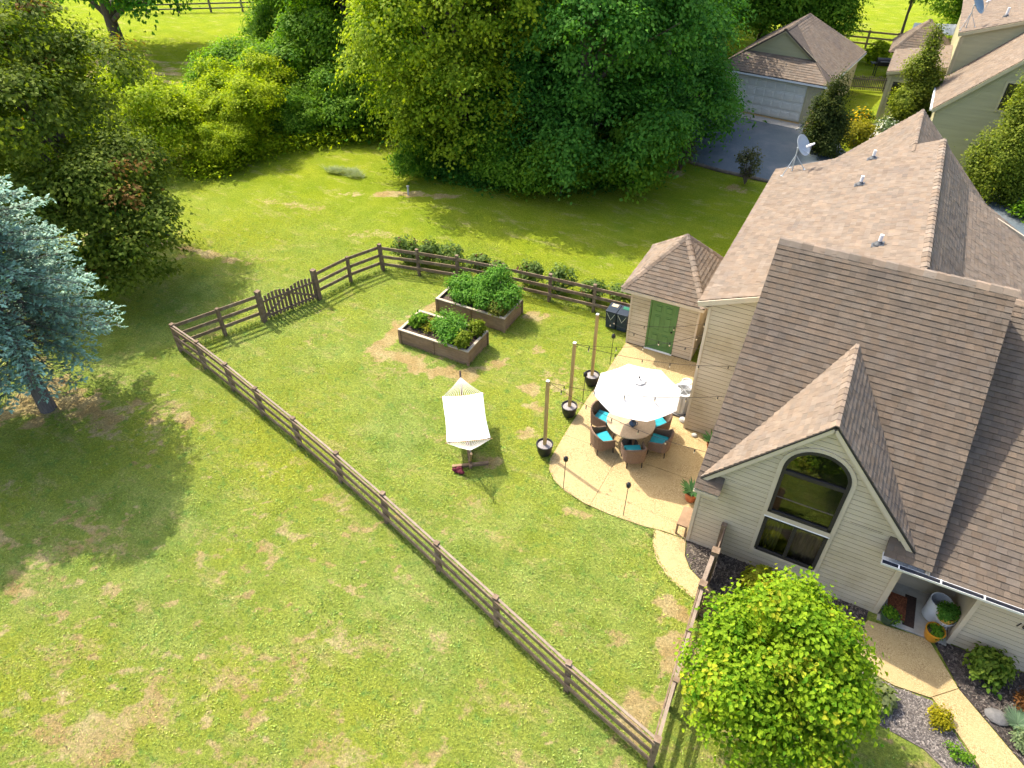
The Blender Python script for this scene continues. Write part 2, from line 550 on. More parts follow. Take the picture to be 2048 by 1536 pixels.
def lawn_mat():
    t = NT("lawn")
    c, v, acc = lawn_nodes(t)
    c = t.mix(t.noise(v, 14, 8, 0.9, 0.40, 0.60), t.mix(1.0, c, (0.55, 0.60, 0.55), 'MULTIPLY'), t.mix(1.0, c, (1.42, 1.36, 1.2), 'MULTIPLY'))
    t.l(c, t.bsdf.inputs["Base Color"])
    t.bsdf.inputs["Roughness"].default_value = 0.9
    t.bsdf.inputs["Specular IOR Level"].default_value = 0.0
    h = t.noise(v, 12, 7, 0.85, 0.2, 0.8)
    t.bump(h, 1.0, 0.10)
    # blades
    t = NT("turf")
    c, v, acc = lawn_nodes(t)
    at = t.n("Attribute", attribute_name="Col")
    c = t.mix(1.0, c, at.outputs["Color"], 'MULTIPLY')
    t.l(c, t.bsdf.inputs["Base Color"])
    t.bsdf.inputs["Roughness"].default_value = 0.6
    t.bsdf.inputs["Specular IOR Level"].default_value = 0.2
    tr = t.n("BsdfTranslucent")
    t.l(t.mix(1.0, c, (1.3, 1.3, 0.7), 'MULTIPLY'), tr.inputs["Color"])
    ms = t.n("MixShader"); ms.inputs[0].default_value = 0.3
    t.l(t.bsdf.outputs[0], ms.inputs[1]); t.l(tr.outputs[0], ms.inputs[2])
    t.l(ms.outputs[0], t.out.inputs["Surface"])


lawn_mat()

# ------------------------------------------------------------------ ground, patio, paths
def sheet(name, poly, z0, z1, mat, kind='structure', label=None, cat=None):
    m = MB()
    m.ext([(x, y, z0) for x, y in poly] if area2(poly) > 0 else [(x, y, z0) for x, y in poly[::-1]], (0, 0, z1 - z0))
    o = m.mk(name, mat)
    return tag(o, label, cat, None, kind)


gx = np.concatenate([np.linspace(-400, -60, 12), np.linspace(-56, -34, 20), np.arange(-33, 6.2, .15), np.linspace(8, 40, 12), np.linspace(60, 400, 12)])
gy = np.concatenate([np.linspace(-150, -8, 8), np.arange(-6, 30, .15), np.linspace(30.3, 40, 30), np.linspace(42, 80, 20), np.linspace(100, 600, 12)])
XX, YY = np.meshgrid(gx, gy)
ZZ = 0.05 * np.sin(XX * 0.31 + 1) * np.cos(YY * 0.27) * np.clip((YY - 22) / 3, 0, 1) * np.clip((-12 - XX) / 3, 0, 1) - 0.0
idx = np.arange(XX.size).reshape(XX.shape)
GF = np.stack([idx[:-1, :-1], idx[:-1, 1:], idx[1:, 1:], idx[1:, :-1]], -1).reshape(-1, 4)
lawn = mesh_np("ground", np.stack([XX, YY, ZZ], -1).reshape(-1, 3), GF, "lawn", smooth=True, bare=bareness(XX.ravel(), YY.ravel()))
tag(lawn, "mown green lawn with dry and bare patches", "lawn", kind="structure")

PATIO = [(-1.38, 12.74), (-2.0, 12.72), (-2.6, 12.62), (-3.53, 12.58), (-4.31, 12.62), (-4.99, 12.78), (-5.46, 13.01), (-5.78, 13.33), (-5.93, 13.73),
         (-6.0, 14.98), (-6.03, 17.09), (-6.0, 18.49), (-6.0, 20.42), (-2.76, 20.42), (-2.76, 16.98), (-1.38, 16.98)]
pat = thing("patio", "curved tan exposed aggregate patio beside the house", "patio", (-4, 16, 0), kind="structure")
cuts = [(-9, -4.15), (-4.15, 5)]
rows = [(10, 14.9), (14.9, 17.6), (17.6, 25)]
for (xa, xb) in cuts:
    for (ya, yb) in rows:
        p = PATIO
        g = 0.005
        for (a, b, c_) in ((1, 0, xb - g), (-1, 0, -xa - g), (0, 1, yb - g), (0, -1, -ya - g)):
            p = clip_half(p, a, b, c_)
        if len(p) > 2 and abs(area2(p)) > 0.01:
            if area2(p) < 0: p = p[::-1]
            MB().ext([(x, y, -0.05) for x, y in p], (0, 0, 0.085)).mk("slab", "aggregate", pat)
sheet("patio_joint", [(-5.9, 13.8), (-5.9, 20.3), (-2.8, 20.3), (-2.8, 17), (-1.5, 16.9), (-1.5, 12.85), (-4.9, 12.9)], -0.02, 0.012, "soil", label="dark sand in the patio joints", cat="patio joint")
WALK = [(-1.38, 12.72), (-2.27, 12.66), (-2.16, 12.2), (-1.85, 11.68), (-1.35, 11.28), (-.62, 11.02), (-.35, 10.96), (-.32, 11.55), (-.62, 11.62), (-1.02, 11.85), (-1.26, 12.2), (-1.36, 12.6)]
sheet("garden_path", WALK, -0.05, 0.030, "aggregate", label="curving aggregate path from patio to side gate", cat="path")
FWALK = [(3.28, 12.42), (4.62, 12.55), (5.29, 11.54), (5.94, 10.92), (6.9, 10.0), (9.5, 7.2), (8.4, 6.3), (5.47, 10.26), (4.80, 11.03), (4.0, 10.95), (3.2, 11.1), (2.9, 11.6)]
fw = thing("front_path", "tan aggregate front path leading from the porch", "path", (4, 11, 0), kind="structure")
for sgn in (-1, 1):
    # joint runs from (1865,1395) to (1915,1378) in the picture
    q = clip_half(FWALK, sgn * -0.691, sgn * 0.723, sgn * (-0.691 * 4.80 + 0.723 * 11.07) - 0.008)
    if area2(q) < 0: q = q[::-1]
    MB().ext([(x, y, -0.05) for x, y in q], (0, 0, 0.085)).mk("slab", "aggregate", fw)
sheet("mulch_bed", [(-1.36, 12.72), (-1.24, 12.2), (-1.0, 11.87), (-.6, 11.64), (-.3, 11.5), (.6, 11.2), (1.6, 11.0), (2.6, 11.3), (3.2, 11.9), (3.26, 12.72)], -0.03, 0.022, "mulch", label="dark mulch bed under the arched window wall", cat="mulch bed")
sheet("mulch_bed", [(4.70, 12.66), (5.33, 11.54), (5.98, 10.94), (6.95, 10.0), (9.5, 7.3), (11, 9), (11, 12.66)], -0.03, 0.02, "mulch", label="dark mulch bed along the front path and right wall", cat="mulch bed")
sheet("mulch_bed", [(2.9, 11.55), (3.22, 11.05), (4.0, 10.9), (4.78, 10.97), (5.40, 10.22), (6.4, 8.8), (5.6, 9.2), (4.7, 9.75), (3.9, 9.85), (3.1, 9.9), (2.5, 10.5)], -0.03, 0.024, "mulch_dry", label="grey dry mulch bed below the front path", cat="mulch bed")
# ------------------------------------------------------------------ roofs and siding
def roof_frame(poly):
    P = [Vector(p) for p in poly]
    n = Vector((0, 0, 0))
    for i in range(len(P)):
        n += P[i].cross(P[(i + 1) % len(P)])
    n.normalize()
    if n.z < 0: n = -n
    u = Vector((0, 0, 1)).cross(n).normalized()
    v = n.cross(u)
    o = P[0]
    return o, u, v, n, [((p - o).dot(u), (p - o).dot(v)) for p in P]


def shingles(poly, seed, e=0.15, wmin=0.13, wmax=0.27, tone=1.0):
    """wedge-shaped tabs laid in courses over a convex roof plane: list of (centre, verts, faces, colour)"""
    rr = random.Random(seed)
    o, u, v, n, q = roof_frame(poly)
    x0, x1 = min(a for a, b in q), max(a for a, b in q)
    y0, y1 = min(b for a, b in q), max(b for a, b in q)
    out = []
    k = 0
    y = y0
    while y < y1:
        x = x0 - rr.random() * wmax
        while x < x1:
            wd = rr.uniform(wmin, wmax)
            p = clip_convex([(x + .002, y), (x + wd - .002, y), (x + wd - .002, y + e), (x + .002, y + e)], q)
            if p:
                if area2(p) < 0: p = p[::-1]
                lift = 0.015 + (0.006 if rr.random() < 0.45 else 0.0)
                m = len(p)
                vs = [o + u * a + v * b + n * (0.004 + lift * (1 - (b - y) / e)) for a, b in p]
                vs += [o + u * a + v * b - n * 0.004 for a, b in p]
                fs = [tuple(range(m))] + [(i, m + i, m + (i + 1) % m, (i + 1) % m) for i in range(m)]
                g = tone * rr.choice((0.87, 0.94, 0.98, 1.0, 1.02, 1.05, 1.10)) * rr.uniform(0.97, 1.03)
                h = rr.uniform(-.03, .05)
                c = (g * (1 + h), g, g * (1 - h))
                ctr = o + u * (x + wd / 2) + v * (y + e / 2)
                out.append((ctr, vs, fs, c, abs(area2(p))))
            x += wd
        y += e
        k += 1
    return out


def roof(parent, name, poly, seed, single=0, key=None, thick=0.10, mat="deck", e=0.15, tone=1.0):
    """deck slab with shingles; the first `single` shingles (by key) are pieces of their own"""
    o, u, v, n, q = roof_frame(poly)
    P = [Vector(p) for p in poly]
    if area2(q) < 0: P = P[::-1]
    d = MB().ext([p - n * thick for p in P], n * (thick - 0.003)).mk(name, mat, parent)
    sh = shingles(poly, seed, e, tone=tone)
    if single:
        sh.sort(key=key)
    cnt = 0
    rest = MB()
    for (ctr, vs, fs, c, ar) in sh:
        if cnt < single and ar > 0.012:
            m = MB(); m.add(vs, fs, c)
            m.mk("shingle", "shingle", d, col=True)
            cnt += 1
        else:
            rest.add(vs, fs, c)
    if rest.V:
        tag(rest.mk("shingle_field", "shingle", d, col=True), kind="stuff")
    return d


def caps(parent, p0, p1, n1, n2, step=0.22, wd=0.15, seed=1, single=True, tone=1.08):
    """bent cap shingles along a ridge or hip; n1, n2 point down the two roof planes"""
    rr = random.Random(seed)
    p0, p1 = Vector(p0), Vector(p1)
    L = (p1 - p0).length
    d = (p1 - p0) / L
    n1, n2 = Vector(n1).normalized(), Vector(n2).normalized()
    up = -(n1 + n2).normalized()
    k = int(L / step)
    allm = MB()
    for i in range(k):
        a, b = p0 + d * (i * L / k), p0 + d * ((i + 1.12) * L / k)
        m = MB()
        g = tone * rr.uniform(0.8, 1.2)
        h = rr.uniform(-.04, .06)
        vs = []
        for (p, t) in ((a, 0.046), (b, 0.028)):
            vs += [p + n1 * wd + up * (t - .012), p + n1 * wd * .3 + up * (t + .012), p + n2 * wd * .3 + up * (t + .012), p + n2 * wd + up * (t - .012)]
        vs += [p - up * 0.03 for p in vs]
        fs = [(0, 1, 5, 4), (1, 2, 6, 5), (2, 3, 7, 6), (0, 8, 9, 1), (1, 9, 10, 2), (2, 10, 11, 3), (0, 4, 12, 8), (3, 11, 15, 7)]
        m = m if single else allm
        m.add(vs, fs, (g * (1 + h), g, g * (1 - h)))
        if single:
            m.mk("ridge_cap", "shingle", parent, col=True)
    if not single:
        allm.mk("ridge_caps", "shingle", parent, col=True)


def siding(parent, O, sdir, n, poly, mat, e=0.152, holes=(), lap=0.009, gap=0.019):  # gap leaves a slit imitating the shadow line under each board
    """lapped boards over a convex wall face; poly and holes in (s, z)"""
    O, sdir, n = Vector(O), Vector(sdir), Vector(n)
    z0, z1 = min(b for a, b in poly), max(b for a, b in poly)
    smin, smax = min(a for a, b in poly), max(a for a, b in poly)
    k = 0
    z = z0
    while z < z1 - 0.01:
        rect = [(smin, z), (smax, z), (smax, z + e - gap), (smin, z + e - gap)]
        pcs = [clip_convex(rect, poly)]
        for h in holes:
            r = h(z + e / 2)
            if r:
                nx = []
                for p in pcs:
                    if p:
                        nx.append(clip_half(p, 1, 0, r[0])); nx.append(clip_half(p, -1, 0, -r[1]))
                pcs = nx
        for p in pcs:
            if len(p) < 3 or abs(area2(p)) < 0.003: continue
            if area2(p) < 0: p = p[::-1]
            m = len(p)
            vs = [O + sdir * a + Vector((0, 0, b)) + n * (0.003 + lap * (1 - (b - z) / e)) for a, b in p]
            vs += [O + sdir * a + Vector((0, 0, b)) for a, b in p]
            fs = [tuple(range(m))] + [(i, m + i, m + (i + 1) % m, (i + 1) % m) for i in range(m)]
            mb = MB(); mb.add(vs, fs)
            mb.mk("siding_board", mat, parent)
        z += e


def rect_hole(s0, s1, z0, z1):
    return lambda z: (s0, s1) if z0 < z < z1 else None


def gutter(parent, p0, p1, mat="white_trim", brackets=0.85, drop=0.0):
    """open trough along an eave from p0 to p1 (left to right seen from outside)"""
    p0, p1 = Vector(p0), Vector(p1)
    d = (p1 - p0).normalized()
    o = d.cross(Vector((0, 0, 1)))            # outward
    m = MB()
    prof = [(0, 0.0), (0, -.10), (.09, -.10), (.125, 0.0), (.118, 0.0), (.085, -.092), (.008, -.092), (.008, 0.0)]
    a = [p0 + o * x + Vector((0, 0, z)) for x, z in prof]
    b = [p1 + o * x + Vector((0, 0, z)) for x, z in prof]
    k = len(prof)
    m.add(a + b, [(i, (i + 1) % k, k + (i + 1) % k, k + i) for i in range(k)])
    m.ext([a[0], a[1], a[2], a[3]], d * 0.004)
    g = m.mk("gutter", mat, parent)
    L = (p1 - p0).length
    t = 0.35
    inner = MB()
    q0, q1 = p0 + o * .009 + Vector((0, 0, -.088)), p1 + o * .009 + Vector((0, 0, -.088))
    inner.add([q0, q1, q1 + o * .074, q0 + o * .074], [(0, 1, 2, 3)])
    inner.add([q0 + Vector((0, 0, 0)), q1, q1 + Vector((0, 0, .085)), q0 + Vector((0, 0, .085))], [(0, 1, 2, 3)])
    inner.mk("gutter_bed", "gutter_in", g)
    while t < L:
        c = p0 + d * t
        MB().bar(c + Vector((0, 0, .004)), c + o * .12 + Vector((0, 0, .004)), .03, .012).mk("hanger", mat, g)
        t += brackets
    return g


def window_unit(parent, name, O, sdir, n, s0, s1, z0, z1, mull=0, frame="bronze", trim="trim", tw=0.10, fw=0.06):
    """cased window on a wall face: trim boards, frame bars, panes"""
    O, sdir, n = Vector(O), Vector(sdir), Vector(n)
    P = lambda s, z, t: O + sdir * s + Vector((0, 0, z)) + n * t
    f = MB()
    for (a, b) in (((s0, z0), (s1, z0)), ((s0, z1), (s1, z1)), ((s0, z0), (s0, z1)), ((s1, z0), (s1, z1))):
        f.bar(P(a[0], a[1], .01), P(b[0], b[1], .01), fw, 0.06, up=n)
    for k in range(mull):
        s = s0 + (s1 - s0) * (k + 1) / (mull + 1)
        f.bar(P(s, z0, .008), P(s, z1, .008), fw, 0.05, up=n)
    fo = f.mk(name, frame, parent)
    if trim:
        for (a, b) in (((s0 - tw - fw / 2, z1 + tw / 2 + fw / 2), (s1 + tw + fw / 2, z1 + tw / 2 + fw / 2)),
                       ((s0 - tw - fw / 2, z0 - tw / 2 - fw / 2), (s1 + tw + fw / 2, z0 - tw / 2 - fw / 2)),
                       ((s0 - tw / 2 - fw / 2, z0 - fw / 2), (s0 - tw / 2 - fw / 2, z1 + fw / 2)), ((s1 + tw / 2 + fw / 2, z0 - fw / 2), (s1 + tw / 2 + fw / 2, z1 + fw / 2))):
            MB().bar(P(a[0], a[1], .014), P(b[0], b[1], .014), tw, 0.036, up=n).mk("casing", trim, fo)
    k = mull + 1
    for i in range(k):
        a, b = s0 + (s1 - s0) * i / k, s0 + (s1 - s0) * (i + 1) / k
        m = MB(); m.add([P(a, z0, .0), P(b, z0, .0), P(b, z1, .0), P(a, z1, .0)], [(0, 1, 2, 3)])
        m.mk("pane", "glass", fo)
    return fo


# ------------------------------------------------------------------ the house
house = thing("house", "cream clapboard house with brown shingle roofs and an arched gable window", "house", (1, 17, 0))
YW, XL, XR = 12.74, -1.38, 3.45
GX, GZ, GH = 1.03, 5.37, 2.60           # gable centre, peak, eave
tall = lambda y: 2.42 + 0.86 * (y - 12.39)
low = lambda y: 2.25 + 0.57 * (y - 12.39)
YR, ZR = 17.5, tall(17.5)
RX0, RX1 = -1.47, 3.87
near = lambda s: (s[0] - Vector((1.2, 12.6, 2.5))).length
# front roof
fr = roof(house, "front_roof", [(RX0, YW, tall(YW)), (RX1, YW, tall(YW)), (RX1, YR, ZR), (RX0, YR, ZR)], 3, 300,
          key=lambda s: (0 if (s[0].z > 2.72 + 1.136 * (2.42 - abs(s[0].x - GX)) - 0.0 or abs(s[0].x - GX) > 2.42) else 1, near(s)), tone=.66)  # low tone puts the front slope's shade into the shingle colour
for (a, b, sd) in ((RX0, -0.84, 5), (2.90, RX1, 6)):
    roof(house, "eave_return", [(a, 12.39, tall(12.39)), (b, 12.39, tall(12.39)), (b, YW, tall(YW)), (a, YW, tall(YW))], sd, 12, key=near, tone=.62)  # returns toned down too, shade painted into their shingles
roof(house, "rear_roof", [(RX0, YR, ZR), (RX1, YR, ZR), (RX1, 21.5, ZR - 3.4), (RX0, 21.5, ZR - 3.4)], 8)
caps(fr, (RX0, YR, ZR), (RX1, YR, ZR), (0, -.76, -.65), (0, .76, -.65), 0.27, 0.19, 4)
# lower roof to the right
lr = roof(house, "lower_roof", [(RX1 + .0, 12.39, low(12.39)), (13.5, 12.39, low(12.39)), (13.5, 18.8, low(18.8)), (RX1, 18.8, low(18.8))], 13, 120, key=near, tone=.68)  # tone darkens these shingles in place of shade on the slope
roof(house, "lower_rear_roof", [(RX1, 18.8, low(18.8)), (13.5, 18.8, low(18.8)), (13.5, 22.5, low(18.8) - 2.5), (RX1, 22.5, low(18.8) - 2.5)], 14)
caps(lr, (RX1 + .02, 18.8, low(18.8)), (13.4, 18.8, low(18.8)), (0, -.87, -.49), (0, .85, -.53), 0.24, 0.16, 5, single=False)
MB().ext([(RX1 - .09, 12.39, 2.18), (RX1 - .09, YR, low(YR) - .15), (RX1 - .09, YR, ZR - .13), (RX1 - .09, 12.39, tall(12.39) - .13)], (0.06, 0, 0)).mk("step_wall", "siding", house)
# rake boards of the tall roof
for x in (RX0 + .02, RX1 - .02):
    MB().bar((x, 12.40, tall(12.40) - .16), (x, YR, ZR - .16), .022, .10).mk("rake_board", "trim", house)
# cross gable
gp = GZ + 0.04
gsl = (gp - GH) / 2.45
YF = YW - 0.13
yb = 12.39 + (gp - 2.42) / 0.86
gl = roof(house, "gable_roof", [(GX, YF, gp), (GX, yb + .05, gp), (GX - 2.45, YF, GH)], 21, 300, key=near, thick=0.07)
gr = roof(house, "gable_roof", [(GX, YF, gp), (GX + 2.45, YF, GH), (GX, yb + .05, gp)], 22, 250, key=near, thick=0.07, tone=0.92)
caps(gl, (GX, YF - .02, gp), (GX, yb, gp), (-.66, 0, -.75), (.66, 0, -.75), 0.22, 0.20, 6)
for s in (-1, 1):
    MB().bar((GX + s * .02, YF - .014, gp - .045), (GX + s * 2.45, YF - .014, GH - .045), .024, .035, up=(0, 0, 1)).mk("drip_edge", "bronze", house)
    MB().bar((GX + s * .02, YF - .006, gp - .13), (GX + s * 2.43, YF - .006, GH - .13), .024, .11, up=(0, 0, 1)).mk("rake_board", "trim", house)
    MB().bar((GX + s * .02, YW - .022, gp - .22), (GX + s * 2.40, YW - .022, GH - .17), .03, .17, up=(0, 0, 1)).mk("rake_trim", "trim", house)
# front gable wall with the arched window
WX0, WX1, WM, WS = 0.30, 1.76, 1.03, 3.74    # window sides, centre, spring height
WR = (WX1 - WX0) / 2


def arch_hole(z):
    if 0.70 < z < WS: return (WX0 - .02, WX1 + .02)
    if WS <= z < WS + WR: 
        h = math.sqrt(max(0, WR ** 2 - (z - WS) ** 2))
        return (WM - h, WM + h)
    return None


wpoly = [(XL, 0.0), (XR, 0.0), (XR, GH - .05), (GX, gp - .08), (XL, GH - .05)]
fwall = thing("front_wall", None, None, (1, YW, 0)); fwall.parent = house; fwall.matrix_parent_inverse = PW[house.name].inverted()
# sheathing pieces round the opening
sh = MB()
for z0, z1 in [(0, .70)]:
    sh.b2((XL, YW, z0), (XR, YW + .12, z1))
sh.ext([(XL, YW, .70), (WX0, YW, .70), (WX0, YW, WS), (XL, YW, GH - .05)][:4], (0, .12, 0))
sh.ext([(WX1, YW, .70), (XR, YW, .70), (XR, YW, GH - .05), (WX1, YW, WS)], (0, .12, 0))
arcL = [(WM - WR * math.cos(a), YW, WS + WR * math.sin(a)) for a in np.linspace(0, math.pi / 2, 9)]
arcR = [(WM + WR * math.cos(a), YW, WS + WR * math.sin(a)) for a in np.linspace(0, math.pi / 2, 9)]
for i in range(8):
    for arc, s in ((arcL, -1), (arcR, 1)):
        a, b = arc[i], arc[i + 1]
        zt = lambda x: gp - .08 - gsl * abs(x - GX)
        sh.ext([a, b, (b[0], YW, zt(b[0])), (a[0], YW, zt(a[0]))], (0, .12, 0))
sh.ext([(XL, YW, GH - .05), (WX0, YW, WS), (WX0, YW, gp - .08 - gsl * (GX - WX0)), ], (0, .12, 0))
sh.ext([(XR, YW, GH - .05), (WX1, YW, WS), (WX1, YW, gp - .08 - gsl * (WX1 - GX)), ], (0, .12, 0))
sh.mk("shadow_sheathing", "shadow_sheathing", fwall)
siding(fwall, (0, YW, 0), (1, 0, 0), (0, -1, 0), wpoly, "siding", holes=[arch_hole], e=0.15)
for x0, x1 in ((XL - .012, XL + .075), (XR - .11, XR + .012)):
    MB().b2((x0, YW - .034, 0.02), (x1, YW + .02, GH - .14 if x0 < 0 else 2.12)).mk("corner_board", "trim", house)
# the window
ZM0, ZM1 = 2.02, 2.18                       # band between lower and upper window
lowu = window_unit(house, "window", (0, YW, 0), (1, 0, 0), (0, -1, 0), WX0 + .03, WX1 - .03, 0.75, ZM0 - .03, 1, trim=None, fw=0.085)
up = MB()
arc = [(WM - (WR - .04) * math.cos(a), WS + (WR - .04) * math.sin(a)) for a in np.linspace(0, math.pi, 25)]
path = [(WX0 + .04, ZM1 + .04)] + arc + [(WX1 - .04, ZM1 + .04)]
for i in range(len(path) - 1):
    a, b = path[i], path[i + 1]
    up.bar((a[0], YW - .01, a[1]), (b[0], YW - .01, b[1]), 0.08, 0.07, up=(0, -1, 0))
up.bar((WX0, YW - .01, ZM1 + .04), (WX1, YW - .01, ZM1 + .04), 0.08, 0.07, up=(0, -1, 0))
upo = up.mk("window", "bronze", house)
MB().bar((WX0 + .05, YW - .012, 3.60), (WX1 - .05, YW - .012, 3.60), 0.10, 0.06, up=(0, -1, 0)).mk("transom_bar", "bronze", upo)
g = MB(); g.add([(WX0 + .04, YW + .005, ZM1), (WX1 - .04, YW + .005, ZM1), (WX1 - .04, YW + .005, 3.60), (WX0 + .04, YW + .005, 3.60)], [(0, 1, 2, 3)]); g.mk("pane", "glass", upo)
g = MB(); pp = [(x, YW + .005, z) for x, z in ([(WX1 - .04, 3.6)] + arc[::-1] + [(WX0 + .04, 3.6)])]
g.add(pp, [tuple(range(len(pp)))]); g.mk("pane", "glass", upo)
MB().b2((WX0 - .02, YW - .045, ZM0 + .015), (WX1 + .02, YW + .05, ZM1 - .01)).mk("mullion_band", "trim", house)
MB().b2((WX0 - .03, YW - .06, ZM0 - .005), (WX1 + .03, YW + .03, ZM0 + .013)).mk("drip_cap", "white_trim", house)
# casing round the window
cs = MB()
path = [(WX0 - .05, 0.66)] + [(WM - (WR + .05) * math.cos(a), WS + (WR + .05) * math.sin(a)) for a in np.linspace(0, math.pi, 25)] + [(WX1 + .05, 0.66)]
for i in range(len(path) - 1):
    a, b = path[i], path[i + 1]
    cs.bar((a[0], YW - .016, a[1]), (b[0], YW - .016, b[1]), 0.10, 0.034, up=(0, -1, 0))
cs.mk("window_casing", "trim", house)
MB().b2((WX0 - .1, YW - .04, .61), (WX1 + .1, YW + .03, .70)).mk("window_sill", "trim", house)
# the room behind it
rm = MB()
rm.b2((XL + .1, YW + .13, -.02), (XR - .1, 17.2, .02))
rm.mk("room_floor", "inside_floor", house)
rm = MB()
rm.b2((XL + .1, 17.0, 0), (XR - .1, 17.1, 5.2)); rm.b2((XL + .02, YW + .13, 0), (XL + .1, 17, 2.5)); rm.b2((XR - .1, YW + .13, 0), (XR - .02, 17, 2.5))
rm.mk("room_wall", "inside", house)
for (a, b) in ((WX0 - .1, .78), (1.0, WX1 + .15)):
    m = MB(); k = 26
    vs = []
    for i in range(k + 1):
        x = a + (b - a) * i / k
        y = YW + .24 + .035 * math.sin(i * 1.55)
        vs += [(x, y, .35), (x, y, 2.0)]
    m.add(vs, [(2 * i, 2 * i + 2, 2 * i + 3, 2 * i + 1) for i in range(k)])
    m.mk("curtain", "curtain", house, smooth=True)
# left wall of the front block and its patio side
MB().ext([(XL, YW, 0), (XL, 16.95, 0), (XL, 16.95, tall(16.95) - .15), (XL, YW, tall(YW) - .15)], (0.1, 0, 0)).mk("side_wall", "siding", house)
# porch recess
porch = MB(); porch.b2((3.45, 13.9, 0), (5.02, 14.0, 2.6)); po = porch.mk("porch_wall", "siding", house)
MB().b2((XR, YW + .02, 0), (XR + .04, 13.9, 2.5)).mk("porch_side", "siding", house)
MB().b2((5.02, 12.72, 0), (5.12, 14.0, 2.25)).mk("porch_side", "siding", house)
MB().b2((3.46, 12.5, 2.19), (5.05, 14.0, 2.21)).mk("porch_ceiling", "white_trim", house)
MB().b2((3.47, 12.56, -.02), (5.0, 13.9, 0.05)).mk("porch_floor", "concrete", house)
rw = MB().b2((5.02, 12.70, 0), (13.4, 12.8, 2.2)).mk("right_wall", "shadow_sheathing", house)
siding(rw, (0, 12.70, 0), (1, 0, 0), (0, -1, 0), [(5.02, 0.02), (13.4, 0.02), (13.4, 2.15), (5.02, 2.15)], "siding", e=0.15)
MB().b2((4.99, 12.655, 0.02), (5.09, 12.80, 2.15)).mk("corner_board", "trim", house)
MB().b2((2.92, 12.40, 2.16), (13.4, 12.43, 2.27)).mk("fascia", "white_trim", house)
MB().b2((2.92, 12.43, 2.16), (13.4, 12.74, 2.175)).mk("soffit", "white_trim", house)
gutter(house, (2.90, 12.395, 2.30), (13.4, 12.395, 2.30))
MB().b2((RX0, 12.40, 2.26), (-.86, 12.43, 2.36)).mk("fascia", "trim", house)
# house number
fc = bpy.data.curves.new("house_number", 'FONT'); fc.body = "10"; fc.size = 0.20; fc.extrude = 0.008; fc.shear = 0.25; fc.space_character = 1.25
fo = bpy.data.objects.new("house_number", fc)
fo.rotation_euler = (math.pi / 2, 0, 0); fo.location = (5.86, 12.676, 1.42)
fc.materials.append(MAT["bronze"])
COL.objects.link(fo)
me_ = bpy.data.meshes.new_from_object(fo.evaluated_get(bpy.context.evaluated_depsgraph_get()))
me_.transform(Matrix.Translation(fo.location) @ Matrix.Rotation(math.pi / 2, 4, 'X'))
bpy.data.objects.remove(fo)
me_.materials.clear(); me_.materials.append(MAT["bronze"])
put(bpy.data.objects.new("house_number", me_), house)
# back block
BX0, BY0, BY1, RBX, RBZ = -2.76, 16.98, 26.75, 1.95, 6.83
bz = lambda x: 4.83 + 0.40 * (x + 3.04)
bwall = MB().ext([(BX0, BY0, 0), (.2, BY0, 0), (.2, BY0, 5.6), (BX0, BY0, bz(BX0) - .12)], (0, .12, 0)).mk("back_wall", "shadow_sheathing", house)
siding(bwall, (0, BY0, 0), (1, 0, 0), (0, -1, 0), [(BX0, 0.05), (XL + .1, 0.05), (XL + .1, bz(XL) - .2), (BX0, bz(BX0) - .16)], "siding", e=0.15)
MB().b2((BX0 - .012, BY0 - .034, 0.03), (BX0 + .07, BY0 + .03, bz(BX0) - .28)).mk("corner_board", "trim", house)
MB().ext([(BX0, BY0, 0), (BX0, BY1 - .2, 0), (BX0, BY1 - .2, bz(BX0) - .12), (BX0, BY0, bz(BX0) - .12)], (.1, 0, 0)).mk("side_wall", "siding", house)
MB().ext([(BX0, BY1 - .3, 0), (7, BY1 - .3, 0), (7, BY1 - .3, 3.5), (3.2, BY1 - .3, 5.2), (RBX, BY1 - .3, RBZ - .12), (BX0, BY1 - .3, bz(BX0) - .12)], (0, .1, 0)).mk("rear_wall", "siding", house)
MB().bar((-3.05, BY0 - .158, bz(-3.05) - .10), (XL - .1, BY0 - .158, bz(XL - .1) - .10), .03, .15).mk("rake_board", "trim", house)
MB().b2((-3.03, BY0 - .1, bz(-3.03) - .2), (BX0, BY0 + .4, bz(-3.03) - .17)).mk("soffit", "trim", house)
roof(house, "back_roof", [(-3.04, BY0 - .14, bz(-3.04)), (RX0, BY0 - .14, bz(RX0)), (RX0, 17.55, bz(RX0)), (-3.04, 17.55, bz(-3.04))], 30, 30, key=lambda s: s[0].y)
br = roof(house, "back_roof", [(-3.04, 17.55, bz(-3.04)), (RBX, 17.55, RBZ), (RBX, BY1 + .1, RBZ), (-3.04, BY1 + .1, bz(-3.04))], 31, 250, key=lambda s: s[0].y)
ss = roof(house, "back_roof", [(RBX, 17.6, RBZ), (3.2, 17.6, 5.32), (3.2, BY1 + .1, 5.32), (RBX, BY1 + .1, RBZ)], 32, tone=0.95)
roof(house, "back_roof", [(3.2, 17.6, 5.32), (8.2, 17.6, 2.5), (8.2, BY1 + .1, 2.5), (3.2, BY1 + .1, 5.32)], 33, tone=0.95)
caps(br, (RBX, 17.62, RBZ), (RBX, BY1 + .1, RBZ), (-.93, 0, -.37), (.64, 0, -.77), 0.27, 0.16, 9)
